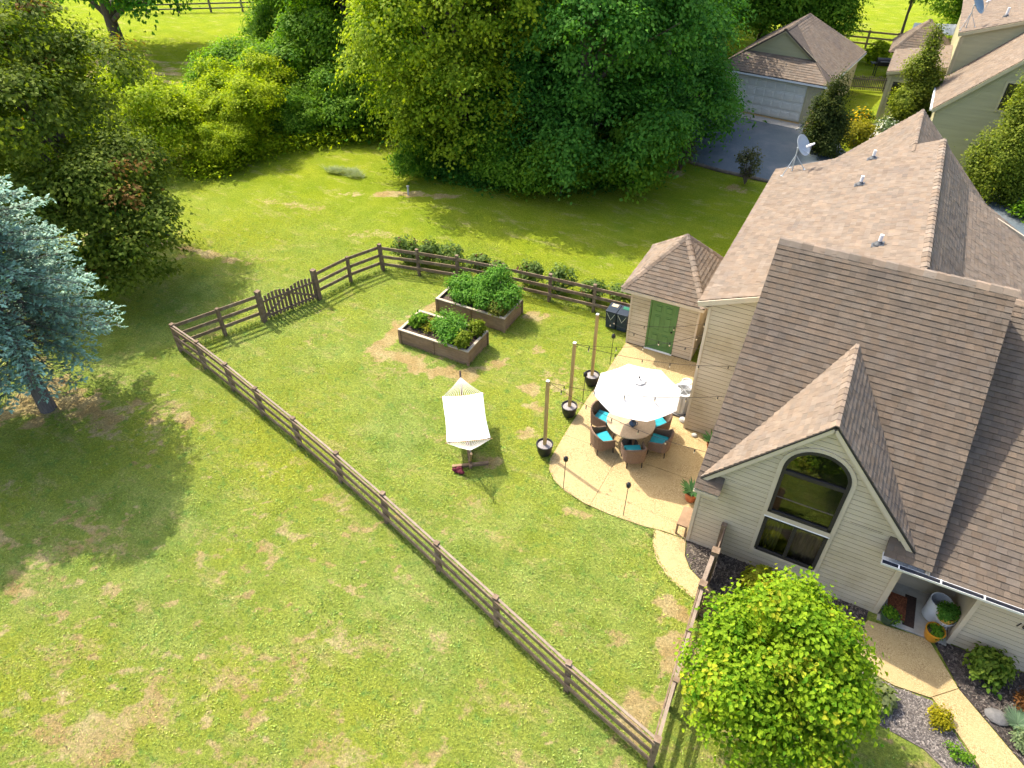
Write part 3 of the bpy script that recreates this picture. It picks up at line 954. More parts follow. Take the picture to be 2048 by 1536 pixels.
# far block
FX, FZ, FY = 1.16, 6.55, 30.6
fz = lambda x: FZ - 0.95 * (FX - x)
rb = roof(house, "far_roof", [(FX, BY1 - .6, FZ), (FX, FY, FZ), (-2.6, FY, fz(-2.6)), (-2.6, BY1 - .6, fz(-2.6))], 41)
roof(house, "far_roof", [(FX, BY1 - .6, FZ), (FX + 3.6, BY1 - .6, fz(-2.44)), (FX + 3.6, FY, fz(-2.44)), (FX, FY, FZ)], 42, tone=.9)
caps(rb, (FX, BY1 + .1, FZ), (FX, FY, FZ), (-.72, 0, -.69), (.72, 0, -.69), 0.24, 0.16, 10, single=False)
MB().b2((-2.3, BY1 - .2, 0), (4.4, FY - .2, 2.9)).mk("far_walls", "siding", house)


def vent(x, y, label):
    z = bz(x)
    t = thing("vent_pipe", label, "vent pipe", (x, y, z), group="plumbing vents on the roof")
    MB().tube([(0, 0, -.03), (0, 0, .30)], .05, 12).mk("pipe", "white_paint", t, True, smooth=True)
    m = MB(); m.lathe((0, 0, 0), [(.15, -.05), (.13, .03), (.06, .10), (.052, .12)], 14)
    m.bar((-.17, 0, -.045), (.12, 0, .072), .26, .012)
    m.mk("boot", "lead", t, True)
    return t


vent(0.03, 26.15, "white vent pipe nearest the satellite dish end of the roof")
vent(-0.08, 23.86, "white vent pipe in the middle of the main roof slope")
vent(0.84, 19.2, "white vent pipe just behind the tall front roof ridge")


def dish(name, label, loc, foot_z, face, dishmat, size=0.42, h=0.95):
    """tripod-mounted dish; face = horizontal angle it looks towards"""
    t = thing(name, label, "satellite dish", loc, face)
    top = Vector((0, 0, h))
    MB().tube([(0, 0, .02), top], .022, 8).mk("mast", "dish_grey", t, True, smooth=True)
    for a in (0.2, 2.2, 4.4):
        e = Vector((.42 * math.cos(a), .42 * math.sin(a), 0))
        e.z = foot_z(e)
        MB().tube([top * .72, e], .014, 6).mk("strut", "dish_grey", t, True)
        MB().box((e.x, e.y, e.z + .01), (.1, .1, .02)).mk("foot_plate", "dish_grey", t, True)
    # reflector
    ax = Vector((math.cos(.6), 0, math.sin(.6)))
    rt = Vector((0, 1, 0)); upv = ax.cross(rt)
    c = top + Vector((.10, 0, .12))
    vs, fs = [], []
    nr, ns = 5, 26
    for s_ in (0, 1):
        for i in range(nr + 1):
            r = i / nr
            for k in range(ns):
                a = 2 * math.pi * k / ns
                vs.append(c + rt * (size * r * math.cos(a)) + upv * (size * 1.08 * r * math.sin(a)) + ax * (.10 * r * r - .012 * s_))
    N = (nr + 1) * ns
    for i in range(nr):
        for k in range(ns):
            k2 = (k + 1) % ns
            fs.append((i * ns + k, (i + 1) * ns + k, (i + 1) * ns + k2, i * ns + k2))
            fs.append((N + i * ns + k, N + i * ns + k2, N + (i + 1) * ns + k2, N + (i + 1) * ns + k))
    for k in range(ns):
        k2 = (k + 1) % ns
        fs.append((nr * ns + k, N + nr * ns + k, N + nr * ns + k2, nr * ns + k2))
    m = MB(); m.add(vs, fs); m.mk("reflector", dishmat, t, True, smooth=True)
    f = c + ax * (size * 1.05) - upv * (size * .25)
    low_ = c - upv * size * 1.0 + ax * .09
    MB().tube([c - upv * size * .3 - ax * .05, low_ + ax * .1, f], .014, 6).mk("feed_arm", "dish_grey", t, True)
    m = MB()
    for dy in (-.11, 0, .11):
        m.tube([f + rt * dy, f + rt * dy - ax * .12], [.03, .045], 10)
    m.bar(f - rt * .16 + ax * .02, f + rt * .16 + ax * .02, .05, .05)
    m.mk("receiver", "white_paint", t, True)
    MB().tube([top, c - ax * .02], .05, 8).mk("bracket", "dish_grey", t, True)
    return t


dish("satellite_dish", "pale grey satellite dish on tripod at the near house roof corner", (-2.42, 26.3, bz(-2.42)), lambda e: .4 * e.x * math.cos(-.35) - .4 * e.y * math.sin(-.35), -.35, "dish_grey", size=.35, h=.85)

# ------------------------------------------------------------------ garden shed
shed = thing("garden_shed", "small cream garden shed with green door and hipped shingle roof", "shed", (-4.8, 21.6, 0))
SX0, SX1, SY0, SY1 = -6.02, -3.58, 20.44, 23.25
body = MB()
body.b2((SX0, SY0, 0), (-5.27, SY0 + .1, 2.42)); body.b2((-4.33, SY0, 0), (SX1, SY0 + .1, 2.42)); body.b2((-5.27, SY0, 2.16), (-4.33, SY0 + .1, 2.42))
body.b2((SX0, SY0 + .1, 0), (SX0 + .1, SY1, 2.42)); body.b2((SX1 - .1, SY0 + .1, 0), (SX1, SY1, 2.42)); body.b2((SX0 + .1, SY1 - .1, 0), (SX1 - .1, SY1, 2.42))
sw = body.mk("walls", "shadow_sheathing", shed)
siding(sw, (0, SY0, 0), (1, 0, 0), (0, -1, 0), [(SX0, .06), (SX1, .06), (SX1, 2.40), (SX0, 2.40)], "siding", holes=[rect_hole(-5.31, -4.29, 0, 2.17)], e=.15)
siding(sw, (SX0, 0, 0), (0, -1, 0), (-1, 0, 0), [(-SY1, .06), (-SY0, .06), (-SY0, 2.40), (-SY1, 2.40)], "siding", e=.15)
siding(sw, (SX1, 0, 0), (0, 1, 0), (1, 0, 0), [(SY0, .06), (SY1, .06), (SY1, 2.40), (SY0, 2.40)], "siding", e=.15)
for x0, x1 in ((SX0 - .012, SX0 + .05), (SX1 - .05, SX1 + .012)):
    MB().b2((x0, SY0 - .03, .05), (x1, SY0 + .06, 2.4)).mk("corner_board", "trim", shed)
door = MB().b2((-5.245, SY0 + .01, .07), (-4.355, SY0 + .05, 2.13)).mk("door", "green_door", shed)
for (a, b) in (((-5.30, .05), (-5.25, 2.18)), ((-4.35, .05), (-4.30, 2.18)), ((-5.30, 2.135), (-4.30, 2.185))):
    MB().b2((a[0], SY0 - .025, a[1]), (b[0], SY0 + .06, b[1])).mk("door_frame", "green_door", shed)
for x0, x1 in ((-5.14, -4.84), (-4.76, -4.46)):
    for z0, z1 in ((.22, .78), (.92, 1.55), (1.68, 1.98)):
        f = MB()
        f.b2((x0, SY0 + .0, z0), (x0 + .03, SY0 + .010, z1)); f.b2((x1 - .03, SY0, z0), (x1, SY0 + .01, z1)); f.b2((x0 + .03, SY0, z0), (x1 - .03, SY0 + .01, z0 + .03)); f.b2((x0 + .03, SY0, z1 - .03), (x1 - .03, SY0 + .01, z1)); f.b2((x0 + .06, SY0 - .012, z0 + .06), (x1 - .06, SY0 + .01, z1 - .06))
        f.mk("door_panel", "green_door", door)
MB().lathe((-4.42, SY0 - .03, 1.0), [(.0, -.035), (.03, -.02), (.035, 0), (.03, .02), (0, .035)], 10).mk("door_knob", "bronze", door, smooth=True)
MB().b2((-5.32, SY0 - .05, .03), (-4.28, SY0 + .08, .068)).mk("door_sill", "white_trim", shed)
EZ = 2.45
E_ = [(-6.33, 20.16, EZ), (-3.42, 20.16, EZ), (-3.42, 23.55, EZ), (-6.33, 23.55, EZ)]
AP = (-4.86, 22.35, 3.80)
hips = []
for i in range(4):
    a, b = E_[i], E_[(i + 1) % 4]
    hips.append(roof(shed, "roof", [a, b, AP], 51 + i, 110 if i == 0 else (60 if i in (1, 3) else 0), key=lambda s: s[0].y, thick=.05, tone=.72 if i == 0 else 1.0))  # front face gets a darker tone, its shade put into the colour
for i in range(4):
    a = Vector(E_[i]); ap = Vector(AP)
    prv, nxt = Vector(E_[i - 1]), Vector(E_[(i + 1) % 4])
    d = (ap - a).normalized()
    n1 = (prv - a); n1 = (n1 - d * n1.dot(d)).normalized()
    n2 = (nxt - a); n2 = (n2 - d * n2.dot(d)).normalized()
    caps(hips[0], a, ap, n1, n2, .2, .14, 60 + i)
fa = MB()
for i in range(4):
    a, b = Vector(E_[i]), Vector(E_[(i + 1) % 4])
    fa = MB().bar(a - Vector((0, 0, .09)), b - Vector((0, 0, .09)), .03, .12).mk("fascia", "trim", shed)
MB().b2((-6.2, 20.3, EZ - .15), (-3.55, 23.4, EZ - .13)).mk("soffit", "trim", shed)
# ------------------------------------------------------------------ fences and gates
def post(parent, x, y, h, s=0.11, mat="fence_wood", cap=True):
    m = MB()
    rz = R.uniform(-.06, .06)
    lx, ly = R.uniform(-.018, .018), R.uniform(-.018, .018)
    m.box((x, y, h / 2), (s, s, h), rz)
    if cap:
        m.box((x, y, h + .012), (s * 1.12, s * 1.12, .024), rz)
    m.V = [(p[0] + lx * p[2], p[1] + ly * p[2], p[2]) for p in m.V]
    return m.mk("post", mat, parent)


def rails(parent, p, q, zs, side, wd=0.035, ht=0.13, mat="fence_wood"):
    p, q = Vector((*p, 0)), Vector((*q, 0))
    d = (q - p).normalized()
    n = Vector((-d.y, d.x, 0)) * side
    for z in zs:
        a, b = R.uniform(-.012, .012), R.uniform(-.012, .012)
        MB().bar(p + n + Vector((0, 0, z + a)), q + n + Vector((0, 0, z + b)), wd, ht).mk("rail", mat, parent)


FL = [(-20.12, 12.42), (-18.58, 12.1), (-16.8, 11.66), (-15.03, 11.18), (-13.06, 10.66), (-10.99, 10.07), (-8.91, 9.45), (-6.77, 8.77), (-4.69, 8.1), (-2.52, 7.4), (-0.32, 6.76)]
fence_l = thing("rail_fence", "long brown three rail fence running diagonally across the lawn", "fence", (-10, 9.7, 0))
for i, (x, y) in enumerate(FL):
    post(fence_l, x, y, 1.21, 0.115 if 0 < i < 10 else 0.13)
for a, b in zip(FL[:-1], FL[1:]):
    rails(fence_l, a, b, (1.10, .72, .36), -.075 if True else 0)
    MB().bar((a[0], a[1], 1.182), (b[0], b[1], 1.178), .06, .022).mk("cap_rail", "rail_top", fence_l)  # paler strip puts the sunlit rail tops into the colour
FG = [(-20.12, 12.42), (-19.45, 13.9), (-18.82, 15.28), (-17.96, 17.48), (-17.6, 19.08), (-17.0, 20.5)]
fence_g = thing("rail_fence", "short brown three rail fence either side of the double gate", "fence", (-18.5, 16.4, 0))
for i in (1, 2, 3, 4):
    x, y = FG[i]
    post(fence_g, x, y, 1.34 if i in (2, 3) else 1.2, .17 if i in (2, 3) else .11)
for i in (0, 1, 3, 4):
    rails(fence_g, FG[i], FG[i + 1], (1.10, .72, .36), .06)
FB = [(-17.0, 20.5), (-15.4, 20.87), (-13.7, 21.2), (-11.68, 21.45), (-9.72, 21.62), (-7.87, 21.75), (-6.06, 21.85)]
fence_b = thing("rail_fence", "brown three rail fence behind the raised beds ending at the shed", "fence", (-11.5, 21.3, 0))
for i, (x, y) in enumerate(FB):
    post(fence_b, x, y, 1.24, .13 if i == 0 else .11)
for a, b in zip(FB[:-1], FB[1:]):
    rails(fence_b, a, b, (1.10, .72, .36), -.06)
# double picket gate
gd = (Vector((*FG[3], 0)) - Vector((*FG[2], 0)))
gL = gd.length; gdn = gd.normalized(); gno = Vector((gdn.y, -gdn.x, 0))
for leaf in range(2):
    s0 = .11 + leaf * (gL / 2 - .09); s1 = s0 + gL / 2 - .13
    o = Vector((*FG[2], 0))
    g = thing("picket_gate", ("arched picket gate leaf nearer the long diagonal fence", "arched picket gate leaf nearer the raised beds corner")[leaf], "gate",
              o + gdn * (s0 if leaf == 0 else s1), group="double picket gate")
    k = 8
    for i in range(k):
        f = i / (k - 1)
        hgt = .92 + .22 * math.sin(math.pi * (0.12 + 0.76 * f))
        p = o + gdn * (s0 + (s1 - s0) * f)
        MB().bar(p + Vector((0, 0, .07)), p + Vector((0, 0, hgt)), .098, .02, up=gno).mk("picket", "gate_wood", g)
    for z in (.22, .86):
        MB().bar(o + gdn * (s0 - .03) + gno * .03 + Vector((0, 0, z)), o + gdn * (s1 + .03) + gno * .03 + Vector((0, 0, z)), .035, .085).mk("gate_rail", "gate_wood", g)
    a, b = (s0, s1) if leaf == 0 else (s1, s0)
    MB().bar(o + gdn * a + gno * .031 + Vector((0, 0, .26)), o + gdn * b + gno * .031 + Vector((0, 0, .82)), .03, .08).mk("brace", "gate_wood", g)
# side fence and gate by the path
fence_s = thing("rail_fence", "brown fence beside the leafy front tree ending at the path gate", "fence", (-.45, 9, 0))
FS = [(-0.40, 8.1), (-0.46, 9.4), (-0.52, 10.62)]
for (x, y) in FS: post(fence_s, x, y, 1.2 if y < 10 else 1.3, .11 if y < 10 else .16)
for a, b in zip([(-.32, 6.83)] + FS[:-1], FS):
    rails(fence_s, a, b, (1.08, .72, .36), .07)
    MB().bar((a[0], a[1], 1.175), (b[0], b[1], 1.175), .075, .028).mk("cap_rail", "rail_top", fence_s)
wallf = thing("fence_panel", "narrow brown slatted fence between house wall and path gate", "fence", (-.53, 12.2, 0))
post(wallf, -.53, 11.68, 1.34, .17); post(wallf, -.53, 12.60, 1.25, .12)
for i in range(7):
    MB().bar((-.50, 11.76, .2 + i * .16), (-.50, 12.55, .2 + i * .16), .025, .12).mk("slat", "gate_wood", wallf)
pg = thing("garden_gate", "brown path gate with pale top rail below the gable wall", "gate", (-.53, 11.6, 0))
MB().bar((-.55, 10.72, 1.20), (-.55, 11.58, 1.20), .10, .035).mk("cap_rail", "rail_top", pg)
for i in range(7):
    MB().bar((-.53, 10.76 + i * .13, .1), (-.53, 10.76 + i * .13, 1.17), .02, .09, up=(0, 1, 0)).mk("picket", "gate_wood", pg)
for z in (.25, 1.05):
    MB().bar((-.50, 10.72, z), (-.50, 11.58, z), .035, .08).mk("gate_rail", "gate_wood", pg)
op = thing("slatted_panel", "low tan slatted wood panel half hidden by the front tree", "panel", (.15, 10.75, 0))
for i in range(8):
    MB().bar((-.42, 10.62 + i * .0, .10 + i * .115), (.62, 10.60, .10 + i * .115), .03, .085).mk("slat", "bed_wood", op)
for x in (-.38, .58):
    MB().box((x, 10.67, .5), (.07, .05, 1.0)).mk("stile", "bed_wood", op)
# dark rail fence piece in the gap by the shed
gapf = thing("fence_panel", "brown board panel closing the gap between shed and house", "fence", (-3.2, 22.6, 0))
for i in range(6):
    MB().bar((-3.5 + i * .13, 22.6, .05), (-3.5 + i * .13, 22.6, 1.7), .12, .02, up=(0, 1, 0)).mk("board", "gate_wood", gapf)


# ------------------------------------------------------------------ raised beds
def raised_bed(x0, x1, y0, y1, h, label):
    t = thing("raised_bed", label, "raised bed", ((x0 + x1) / 2, (y0 + y1) / 2, 0), group="wooden raised vegetable beds")
    th = .045
    xm = (x0 + x1) / 2
    for (a, b) in ((x0, xm - .004), (xm + .004, x1)):
        for y in (y0, y1):
            MB().b2((a, y - th / 2, 0.0), (b, y + th / 2, h)).mk("side_board", "bed_wood", t)
    for x in (x0, x1):
        MB().b2((x - th / 2, y0 + th / 2, 0), (x + th / 2, y1 - th / 2, h)).mk("end_board", "bed_wood", t)
    for x in (x0 - .02, xm, x1 + .02):
        for y, s in ((y0, -1), (y1, 1)):
            MB().b2((x - .05, y + s * .02, 0), (x + .05, y + s * .055, h - .002)).mk("batten", "bed_wood", t)
    for y in (y0, y1):
        MB().b2((x0 - .06, y - .05, h), (x1 + .06, y + .05, h + .035)).mk("rim_board", "bed_rim", t)
    for x in (x0, x1):
        MB().b2((x - .05, y0 + .05, h), (x + .05, y1 - .05, h + .035)).mk("rim_board", "bed_rim", t)
    MB().b2((x0 + .03, y0 + .03, 0), (x1 - .03, y1 - .03, h - .07)).mk("soil", "soil", t)
    return t


BED1 = (-13.35, -10.5, 16.58, 17.92, .60)
BED2 = (-13.25, -10.33, 18.95, 20.35, .60)
raised_bed(*BED1, "raised wooden bed nearer the hammock with herbs and feathery plants")
raised_bed(*BED2, "raised wooden bed by the back fence overflowing with tomato plants")

# ------------------------------------------------------------------ hammock
hm = thing("hammock", "white quilted hammock hanging on its wooden stand", "hammock", (-8.6, 13.3, 0))
ax = Vector((1.22, -1.69, 0)).normalized(); sx = Vector((-ax.y, ax.x, 0))
C0 = Vector((-8.60, 13.28, 0)); HL, HW = 2.05, 1.28
nx, ny = 18, 26
vs, fs = [], []
for j in range(ny + 1):
    v_ = j / ny - .5
    for i in range(nx + 1):
        u_ = i / nx - .5
        sag = .13 * (1 - (2 * v_) ** 2)
        z = 1.02 - sag - .05 * (1 - (2 * u_) ** 2) + .012 * math.cos(u_ * math.pi * 18) * 0.6
        vs.append(C0 + ax * (v_ * HL) + sx * (u_ * HW * (1 - .05 * (1 - abs(2 * v_)))) + Vector((0, 0, z)))
for j in range(ny):
    for i in range(nx):
        a = j * (nx + 1) + i
        fs.append((a, a + 1, a + nx + 2, a + nx + 1))
m = MB(); m.add(vs, fs); hb = m.mk("bed", "hammock_cloth", hm, smooth=True)
so_ = hb.modifiers.new("s", 'SOLIDIFY'); so_.thickness = .02
for s in (-1, 1):
    e = C0 + ax * (s * HL / 2) + Vector((0, 0, .985))
    MB().tube([e - sx * (HW / 2 + .06), e + sx * (HW / 2 + .06)], .018, 8).mk("spreader_bar", "pale_wood", hm)
    kn = C0 + ax * (s * (HL / 2 + .62)) + Vector((0, 0, 1.22))
    for i in range(19):
        f = (i / 18 - .5) * HW
        MB().tube([e + sx * f, (e + sx * f).lerp(kn, .55) - Vector((0, 0, .03)), kn], .007, 5).mk("rope", "rope", hm)
    MB().tube([kn, kn + ax * (s * .22) + Vector((0, 0, .06))], .014, 6).mk("hook", "dark_metal", hm)
    # stand arm
    ft = C0 + ax * (s * 1.0) + Vector((0, 0, .10)); tp = C0 + ax * (s * (HL / 2 + .86)) + Vector((0, 0, 1.32))
    MB().tube([ft, ft.lerp(tp, .5) - Vector((0, 0, .12)), tp], .035, 8).mk("stand_arm", "bed_wood", hm, smooth=True)
    cr = C0 + ax * (s * 1.1)
    MB().bar(cr - sx * .55 + Vector((0, 0, .05)), cr + sx * .55 + Vector((0, 0, .05)), .09, .09).mk("cross_foot", "bed_wood", hm)
MB().bar(C0 - ax * 1.25 + Vector((0, 0, .09)), C0 + ax * 1.25 + Vector((0, 0, .09)), .09, .09).mk("base_beam", "bed_wood", hm)
rc = MB()
rr = random.Random(4)
c_ = C0 + ax * 1.28 - sx * .36
for i in range(16):
    a = rr.uniform(0, 6.28); r_ = rr.uniform(0, .22)
    rc.lathe((c_.x + r_ * math.cos(a), c_.y + r_ * math.sin(a) * .7, .03 + .08 * rr.random()), [(.0, -.03), (.06, -.02), (.075, .01), (.05, .05), (0, .07)], 8, 1, .8)
tag(rc.mk("blanket", "red_cloth", smooth=True), "crumpled dark red cloth on the ground under the hammock end", "blanket")


# ------------------------------------------------------------------ patio: posts in planters, torches, lights
def planter_post(x, y, h, label, lean=0.0):
    t = thing("planter_post", label, "light post", (x, y, 0.035), group="posts standing in black planters")
    MB().lathe((0, 0, 0), [(.17, 0), (.215, .10), (.245, .30), (.25, .36), (.262, .37), (.262, .41), (.235, .41), (.225, .33)], 24).mk("planter", "black_pot", t, True, smooth=True)
    m = MB(); m.lathe((0, 0, 0), [(.226, .30), (.226, .355), (.12, .375), (.0, .38)], 24); m.mk("gravel", "gravel", t, True)
    MB().bar((0, 0, .3), (lean, 0, h), .085, .085, up=(0, 1, 0)).mk("post", "pale_wood", t, True)
    MB().box((lean, 0, h + .008), (.09, .09, .016)).mk("cap", "white_paint", t, True)
    MB().tube([(lean + .045, 0, h - .12), (lean + .09, 0, h - .12), (lean + .09, 0, h - .08)], .008, 6).mk("hook", "dark_metal", t, True)
    return t


PP = [(-6.2, 13.88, 2.88), (-6.25, 15.82, 2.92), (-6.22, 17.62, 2.86)]
planter_post(*PP[0], "pale wooden post in black planter nearest the patio's curved tip", .02)
planter_post(*PP[1], "pale wooden post in black planter, middle of the three", .03)
planter_post(*PP[2], "pale wooden post in black planter closest to the shed", .0)


def torch(x, y, h, label):
    t = thing("torch", label, "garden torch", (x, y, 0), group="slim black torches round the patio")
    MB().tube([(0, 0, 0), (.02, 0, h - .2)], .011, 6).mk("pole", "dark_metal", t, True)
    m = MB(); m.lathe((.02, 0, h - .2), [(.02, 0), (.055, .03), (.06, .13), (.045, .15), (.05, .165), (.02, .2), (.0, .21)], 12); m.mk("canister", "dark_metal", t, True, smooth=True)
    for k in range(6):
        a = k * math.pi / 3
        MB().tube([(.02 + .066 * math.cos(a), .066 * math.sin(a), h - .17), (.02 + .066 * math.cos(a), .066 * math.sin(a), h - .04)], .006, 4).mk("cage_bar", "dark_metal", t, True)
    return t


torch(-5.09, 12.84, 1.38, "black torch at the curved left tip of the patio")
torch(-3.19, 12.72, 1.40, "black torch on the near edge of the patio")
torch(-6.14, 16.70, 1.25, "black torch between the middle and far planter posts")
torch(-6.06, 18.95, 1.35, "black torch near the shed's left corner")


def string_lights(a, b, sag, n, label):
    a, b = Vector(a), Vector(b)
    t = thing("string_lights", label, "string lights", a, group="bulb strings over the patio")
    pts = [(b - a) * (i / 16) - Vector((0, 0, sag * 4 * (i / 16) * (1 - i / 16))) for i in range(17)]
    MB().tube(pts, .006, 5).mk("cable", "wire", t, True)
    for k in range(n):
        f = (k + .5) / n
        p = (b - a) * f - Vector((0, 0, sag * 4 * f * (1 - f)))
        MB().tube([p, p - Vector((0, 0, .04)), p - Vector((0, 0, .09))], [.006, .016, .016], 7).mk("socket", "wire", t, True)
        m = MB(); m.lathe(p, [(.012, -.09), (.022, -.11), (.024, -.13), (.014, -.15), (0, -.155)], 8); m.mk("bulb", "bulb", t, True, smooth=True)
    return t


top = lambda i: (PP[i][0] + .06, PP[i][1], PP[i][2] + .0)
string_lights(top(0), (-1.42, 15.9, 2.75), .28, 6, "bulb string from the nearest planter post to the house")
string_lights(top(1), (-1.46, 16.85, 3.1), .25, 6, "bulb string from the middle planter post over the umbrella")
string_lights(top(2), (-2.80, 17.05, 3.1), .22, 4, "bulb string from the far planter post to the house corner")
string_lights(top(0), (-1.42, 13.6, 2.55), .30, 6, "bulb string crossing the open end of the patio")
string_lights(top(2), (-2.82, 20.0, 2.3), .35, 4, "bulb string passing in front of the green shed door")
string_lights(top(1), (-2.82, 18.6, 2.7), .30, 5, "bulb string over the patio in front of the shed")

# ------------------------------------------------------------------ dining set
TC = Vector((-4.13, 15.66, 0.035))
tb = thing("dining_table", "round tan patio table under the white umbrella", "table", TC)
MB().lathe((0, 0, 0), [(.70, .70), (.74, .705), (.745, .74), (.735, .75), (0, .752)], 44).mk("table_top", "table_top", tb, True, smooth=True)
MB().lathe((0, 0, 0), [(.60, .66), (.62, .70), (.5, .70)], 36).mk("apron", "wicker", tb, True)
for a in (0.6, 2.2, 3.7, 5.3):
    MB().tube([(.50 * math.cos(a), .50 * math.sin(a), 0), (.46 * math.cos(a), .46 * math.sin(a), .70)], [.03, .035], 8).mk("leg", "wicker", tb, True)
vp = thing("flower_vase", "dark blue jug with red flowers on the round table", "vase", TC + Vector((.10, -.16, .753)))
MB().lathe((0, 0, 0), [(.06, 0), (.10, .05), (.115, .11), (.085, .17), (.055, .20), (.065, .24), (.05, .24)], 18).mk("jug", "blue_glaze", vp, True, smooth=True)
MB().tube([(.08, 0, .21), (.15, 0, .18), (.14, 0, .09), (.10, 0, .07)], .012, 6).mk("handle", "blue_glaze", vp, True, smooth=True)
m = MB(); rr = random.Random(3)
for i in range(12):
    a = rr.uniform(0, 6.28); d = Vector((math.cos(a) * .12, math.sin(a) * .12, .33 + .08 * rr.random()))
    m.tube([(0, 0, .2), d], .004, 4); m.lathe(d, [(0, -.02), (.03, 0), (.02, .02), (0, .025)], 6)
m.mk("flowers", "red_cloth", vp, True)


def make_chair():
    t = thing("wicker_chair", "x", "chair")
    # seat box: front is +x
    MB().b2((-.27, -.27, .27), (.27, .27, .36)).mk("seat_frame", "wicker", t, True, bev=.02)
    MB().b2((-.23, -.245, .362), (.27, .245, .46)).mk("cushion", "teal", t, True, bev=.03)
    # wrapped back and arms
    path = [(.27, -.30, .54)] + [(.05, -.30, .57), (-.13, -.30, .62), (-.24, -.25, .76), (-.29, -.12, .80), (-.30, 0, .80), (-.29, .12, .80), (-.24, .25, .76), (-.13, .30, .62), (.05, .30, .57), (.27, .30, .54)]
    vs, fs = [], []
    for i, (x, y, z) in enumerate(path):
        r = math.hypot(x, y) or 1
        back = 1.0 if x < -.1 else 0.0
        ox, oy = (x - .0) / r, y / r
        tx = x - .10 * (z - .36) * back
        if x > -.1: ox, oy = 0, (1 if y > 0 else -1)
        for (dx, z_) in ((0, .26), (.0, z), (.04, z + .008), (.04, .26)):
            fx = x if z_ < .3 else tx
            vs.append((fx + ox * dx, y + oy * dx, z_))
    for i in range(len(path) - 1):
        for k in range(4):
            k2 = (k + 1) % 4
            fs.append((i * 4 + k, i * 4 + k2, i * 4 + 4 + k2, i * 4 + 4 + k))
    fs += [(0, 1, 2, 3), tuple((len(path) - 1) * 4 + k for k in (3, 2, 1, 0))]
    m = MB(); m.add(vs, fs); m.mk("backrest", "wicker", t, True)
    m = MB(); m.tube([(x - (.10 * (z - .36) if x < -.1 else 0) + .0, y + (.028 if y > .01 else -.028 if y < -.01 else 0), z + .01) for x, y, z in path], .028, 8); m.mk("arm_roll", "wicker", t, True, smooth=True)
    for (x, y) in ((.24, -.28), (.24, .28), (-.24, -.22), (-.24, .22)):
        MB().tube([(x * 1.08, y * 1.05, 0), (x, y, .28)], [.017, .022], 7).mk("leg", "dark_metal", t, True)
    return t


ch0 = make_chair()
CH = [(172, .98, "wicker chair with teal cushion at the table's left, beside the far planter post"), (232, .98, "wicker chair with sunlit teal cushion at the table's lower left"),
      (297, .98, "wicker chair with its back to the viewer in front of the table"), (356, .98, "wicker chair with teal cushion at the table's lower right"),
      (48, .98, "wicker chair between the table and the white cooling unit"), (110, .98, "wicker chair hidden behind the table under the umbrella")]
for i, (a, r_, lab) in enumerate(CH):
    o = ch0 if i == 0 else copy_tree(ch0)
    a = math.radians(a)
    o.location = TC + Vector((r_ * math.cos(a), r_ * math.sin(a), 0))
    o.rotation_euler = (0, 0, a + math.pi + (R.uniform(-.12, .12)))
    tag(o, lab, "chair", "wicker dining chairs")
# umbrella
UC = Vector((-4.02, 15.46, 0.035))
um = thing("patio_umbrella", "large white octagonal patio umbrella", "umbrella", UC)
MB().tube([(0, 0, .0), (0, 0, 2.62)], .024, 10).mk("pole", "dark_metal", um, True)
MB().lathe((0, 0, 0), [(.26, 0), (.26, .05), (.06, .10), (.05, .3)], 20).mk("base", "dark_metal", um, True)
UR, UZ0, UZ1 = 1.30, 2.16, 2.60
a0 = math.radians(27.8 + 4)
for k in range(8):
    a, b = a0 + k * math.pi / 4, a0 + (k + 1) * math.pi / 4
    m = MB(); vs, fs = [], []
    nu, nv = 6, 5
    for i in range(nu + 1):
        r = .05 + (UR - .05) * i / nu
        for j in range(nv + 1):
            f = j / nv
            pa, pb = Vector((math.cos(a), math.sin(a), 0)) * r, Vector((math.cos(b), math.sin(b), 0)) * r
            p = pa.lerp(pb, f)
            z = UZ1 - (UZ1 - UZ0) * (i / nu) - .035 * math.sin(math.pi * f) * (i / nu)
            vs.append((p.x, p.y, z))
    for i in range(nu):
        for j in range(nv):
            q = i * (nv + 1) + j
            fs.append((q, q + nv + 1, q + nv + 2, q + 1))
    m.add(vs, fs)
    po_ = m.mk("canopy_panel", "canvas", um, True, smooth=True)
    MB().tube([(0, 0, UZ1 - .03), (math.cos(a) * (UR - .02), math.sin(a) * (UR - .02), UZ0 - .02)], .009, 5).mk("rib", "dark_metal", um, True)
vt = MB(); vs = [(0, 0, UZ1 + .05)]; fs = []
for k in range(8):
    a = a0 + k * math.pi / 4
    vs.append((.20 * math.cos(a), .20 * math.sin(a), UZ1 - .025))
for k in range(8): fs.append((0, 1 + k, 1 + (k + 1) % 8))
vt.add(vs, fs).mk("vent_cap", "canvas", um, True)
MB().lathe((0, 0, UZ1 + .07), [(.02, 0), (.03, .03), (.0, .07)], 10).mk("finial", "dark_metal", um, True)

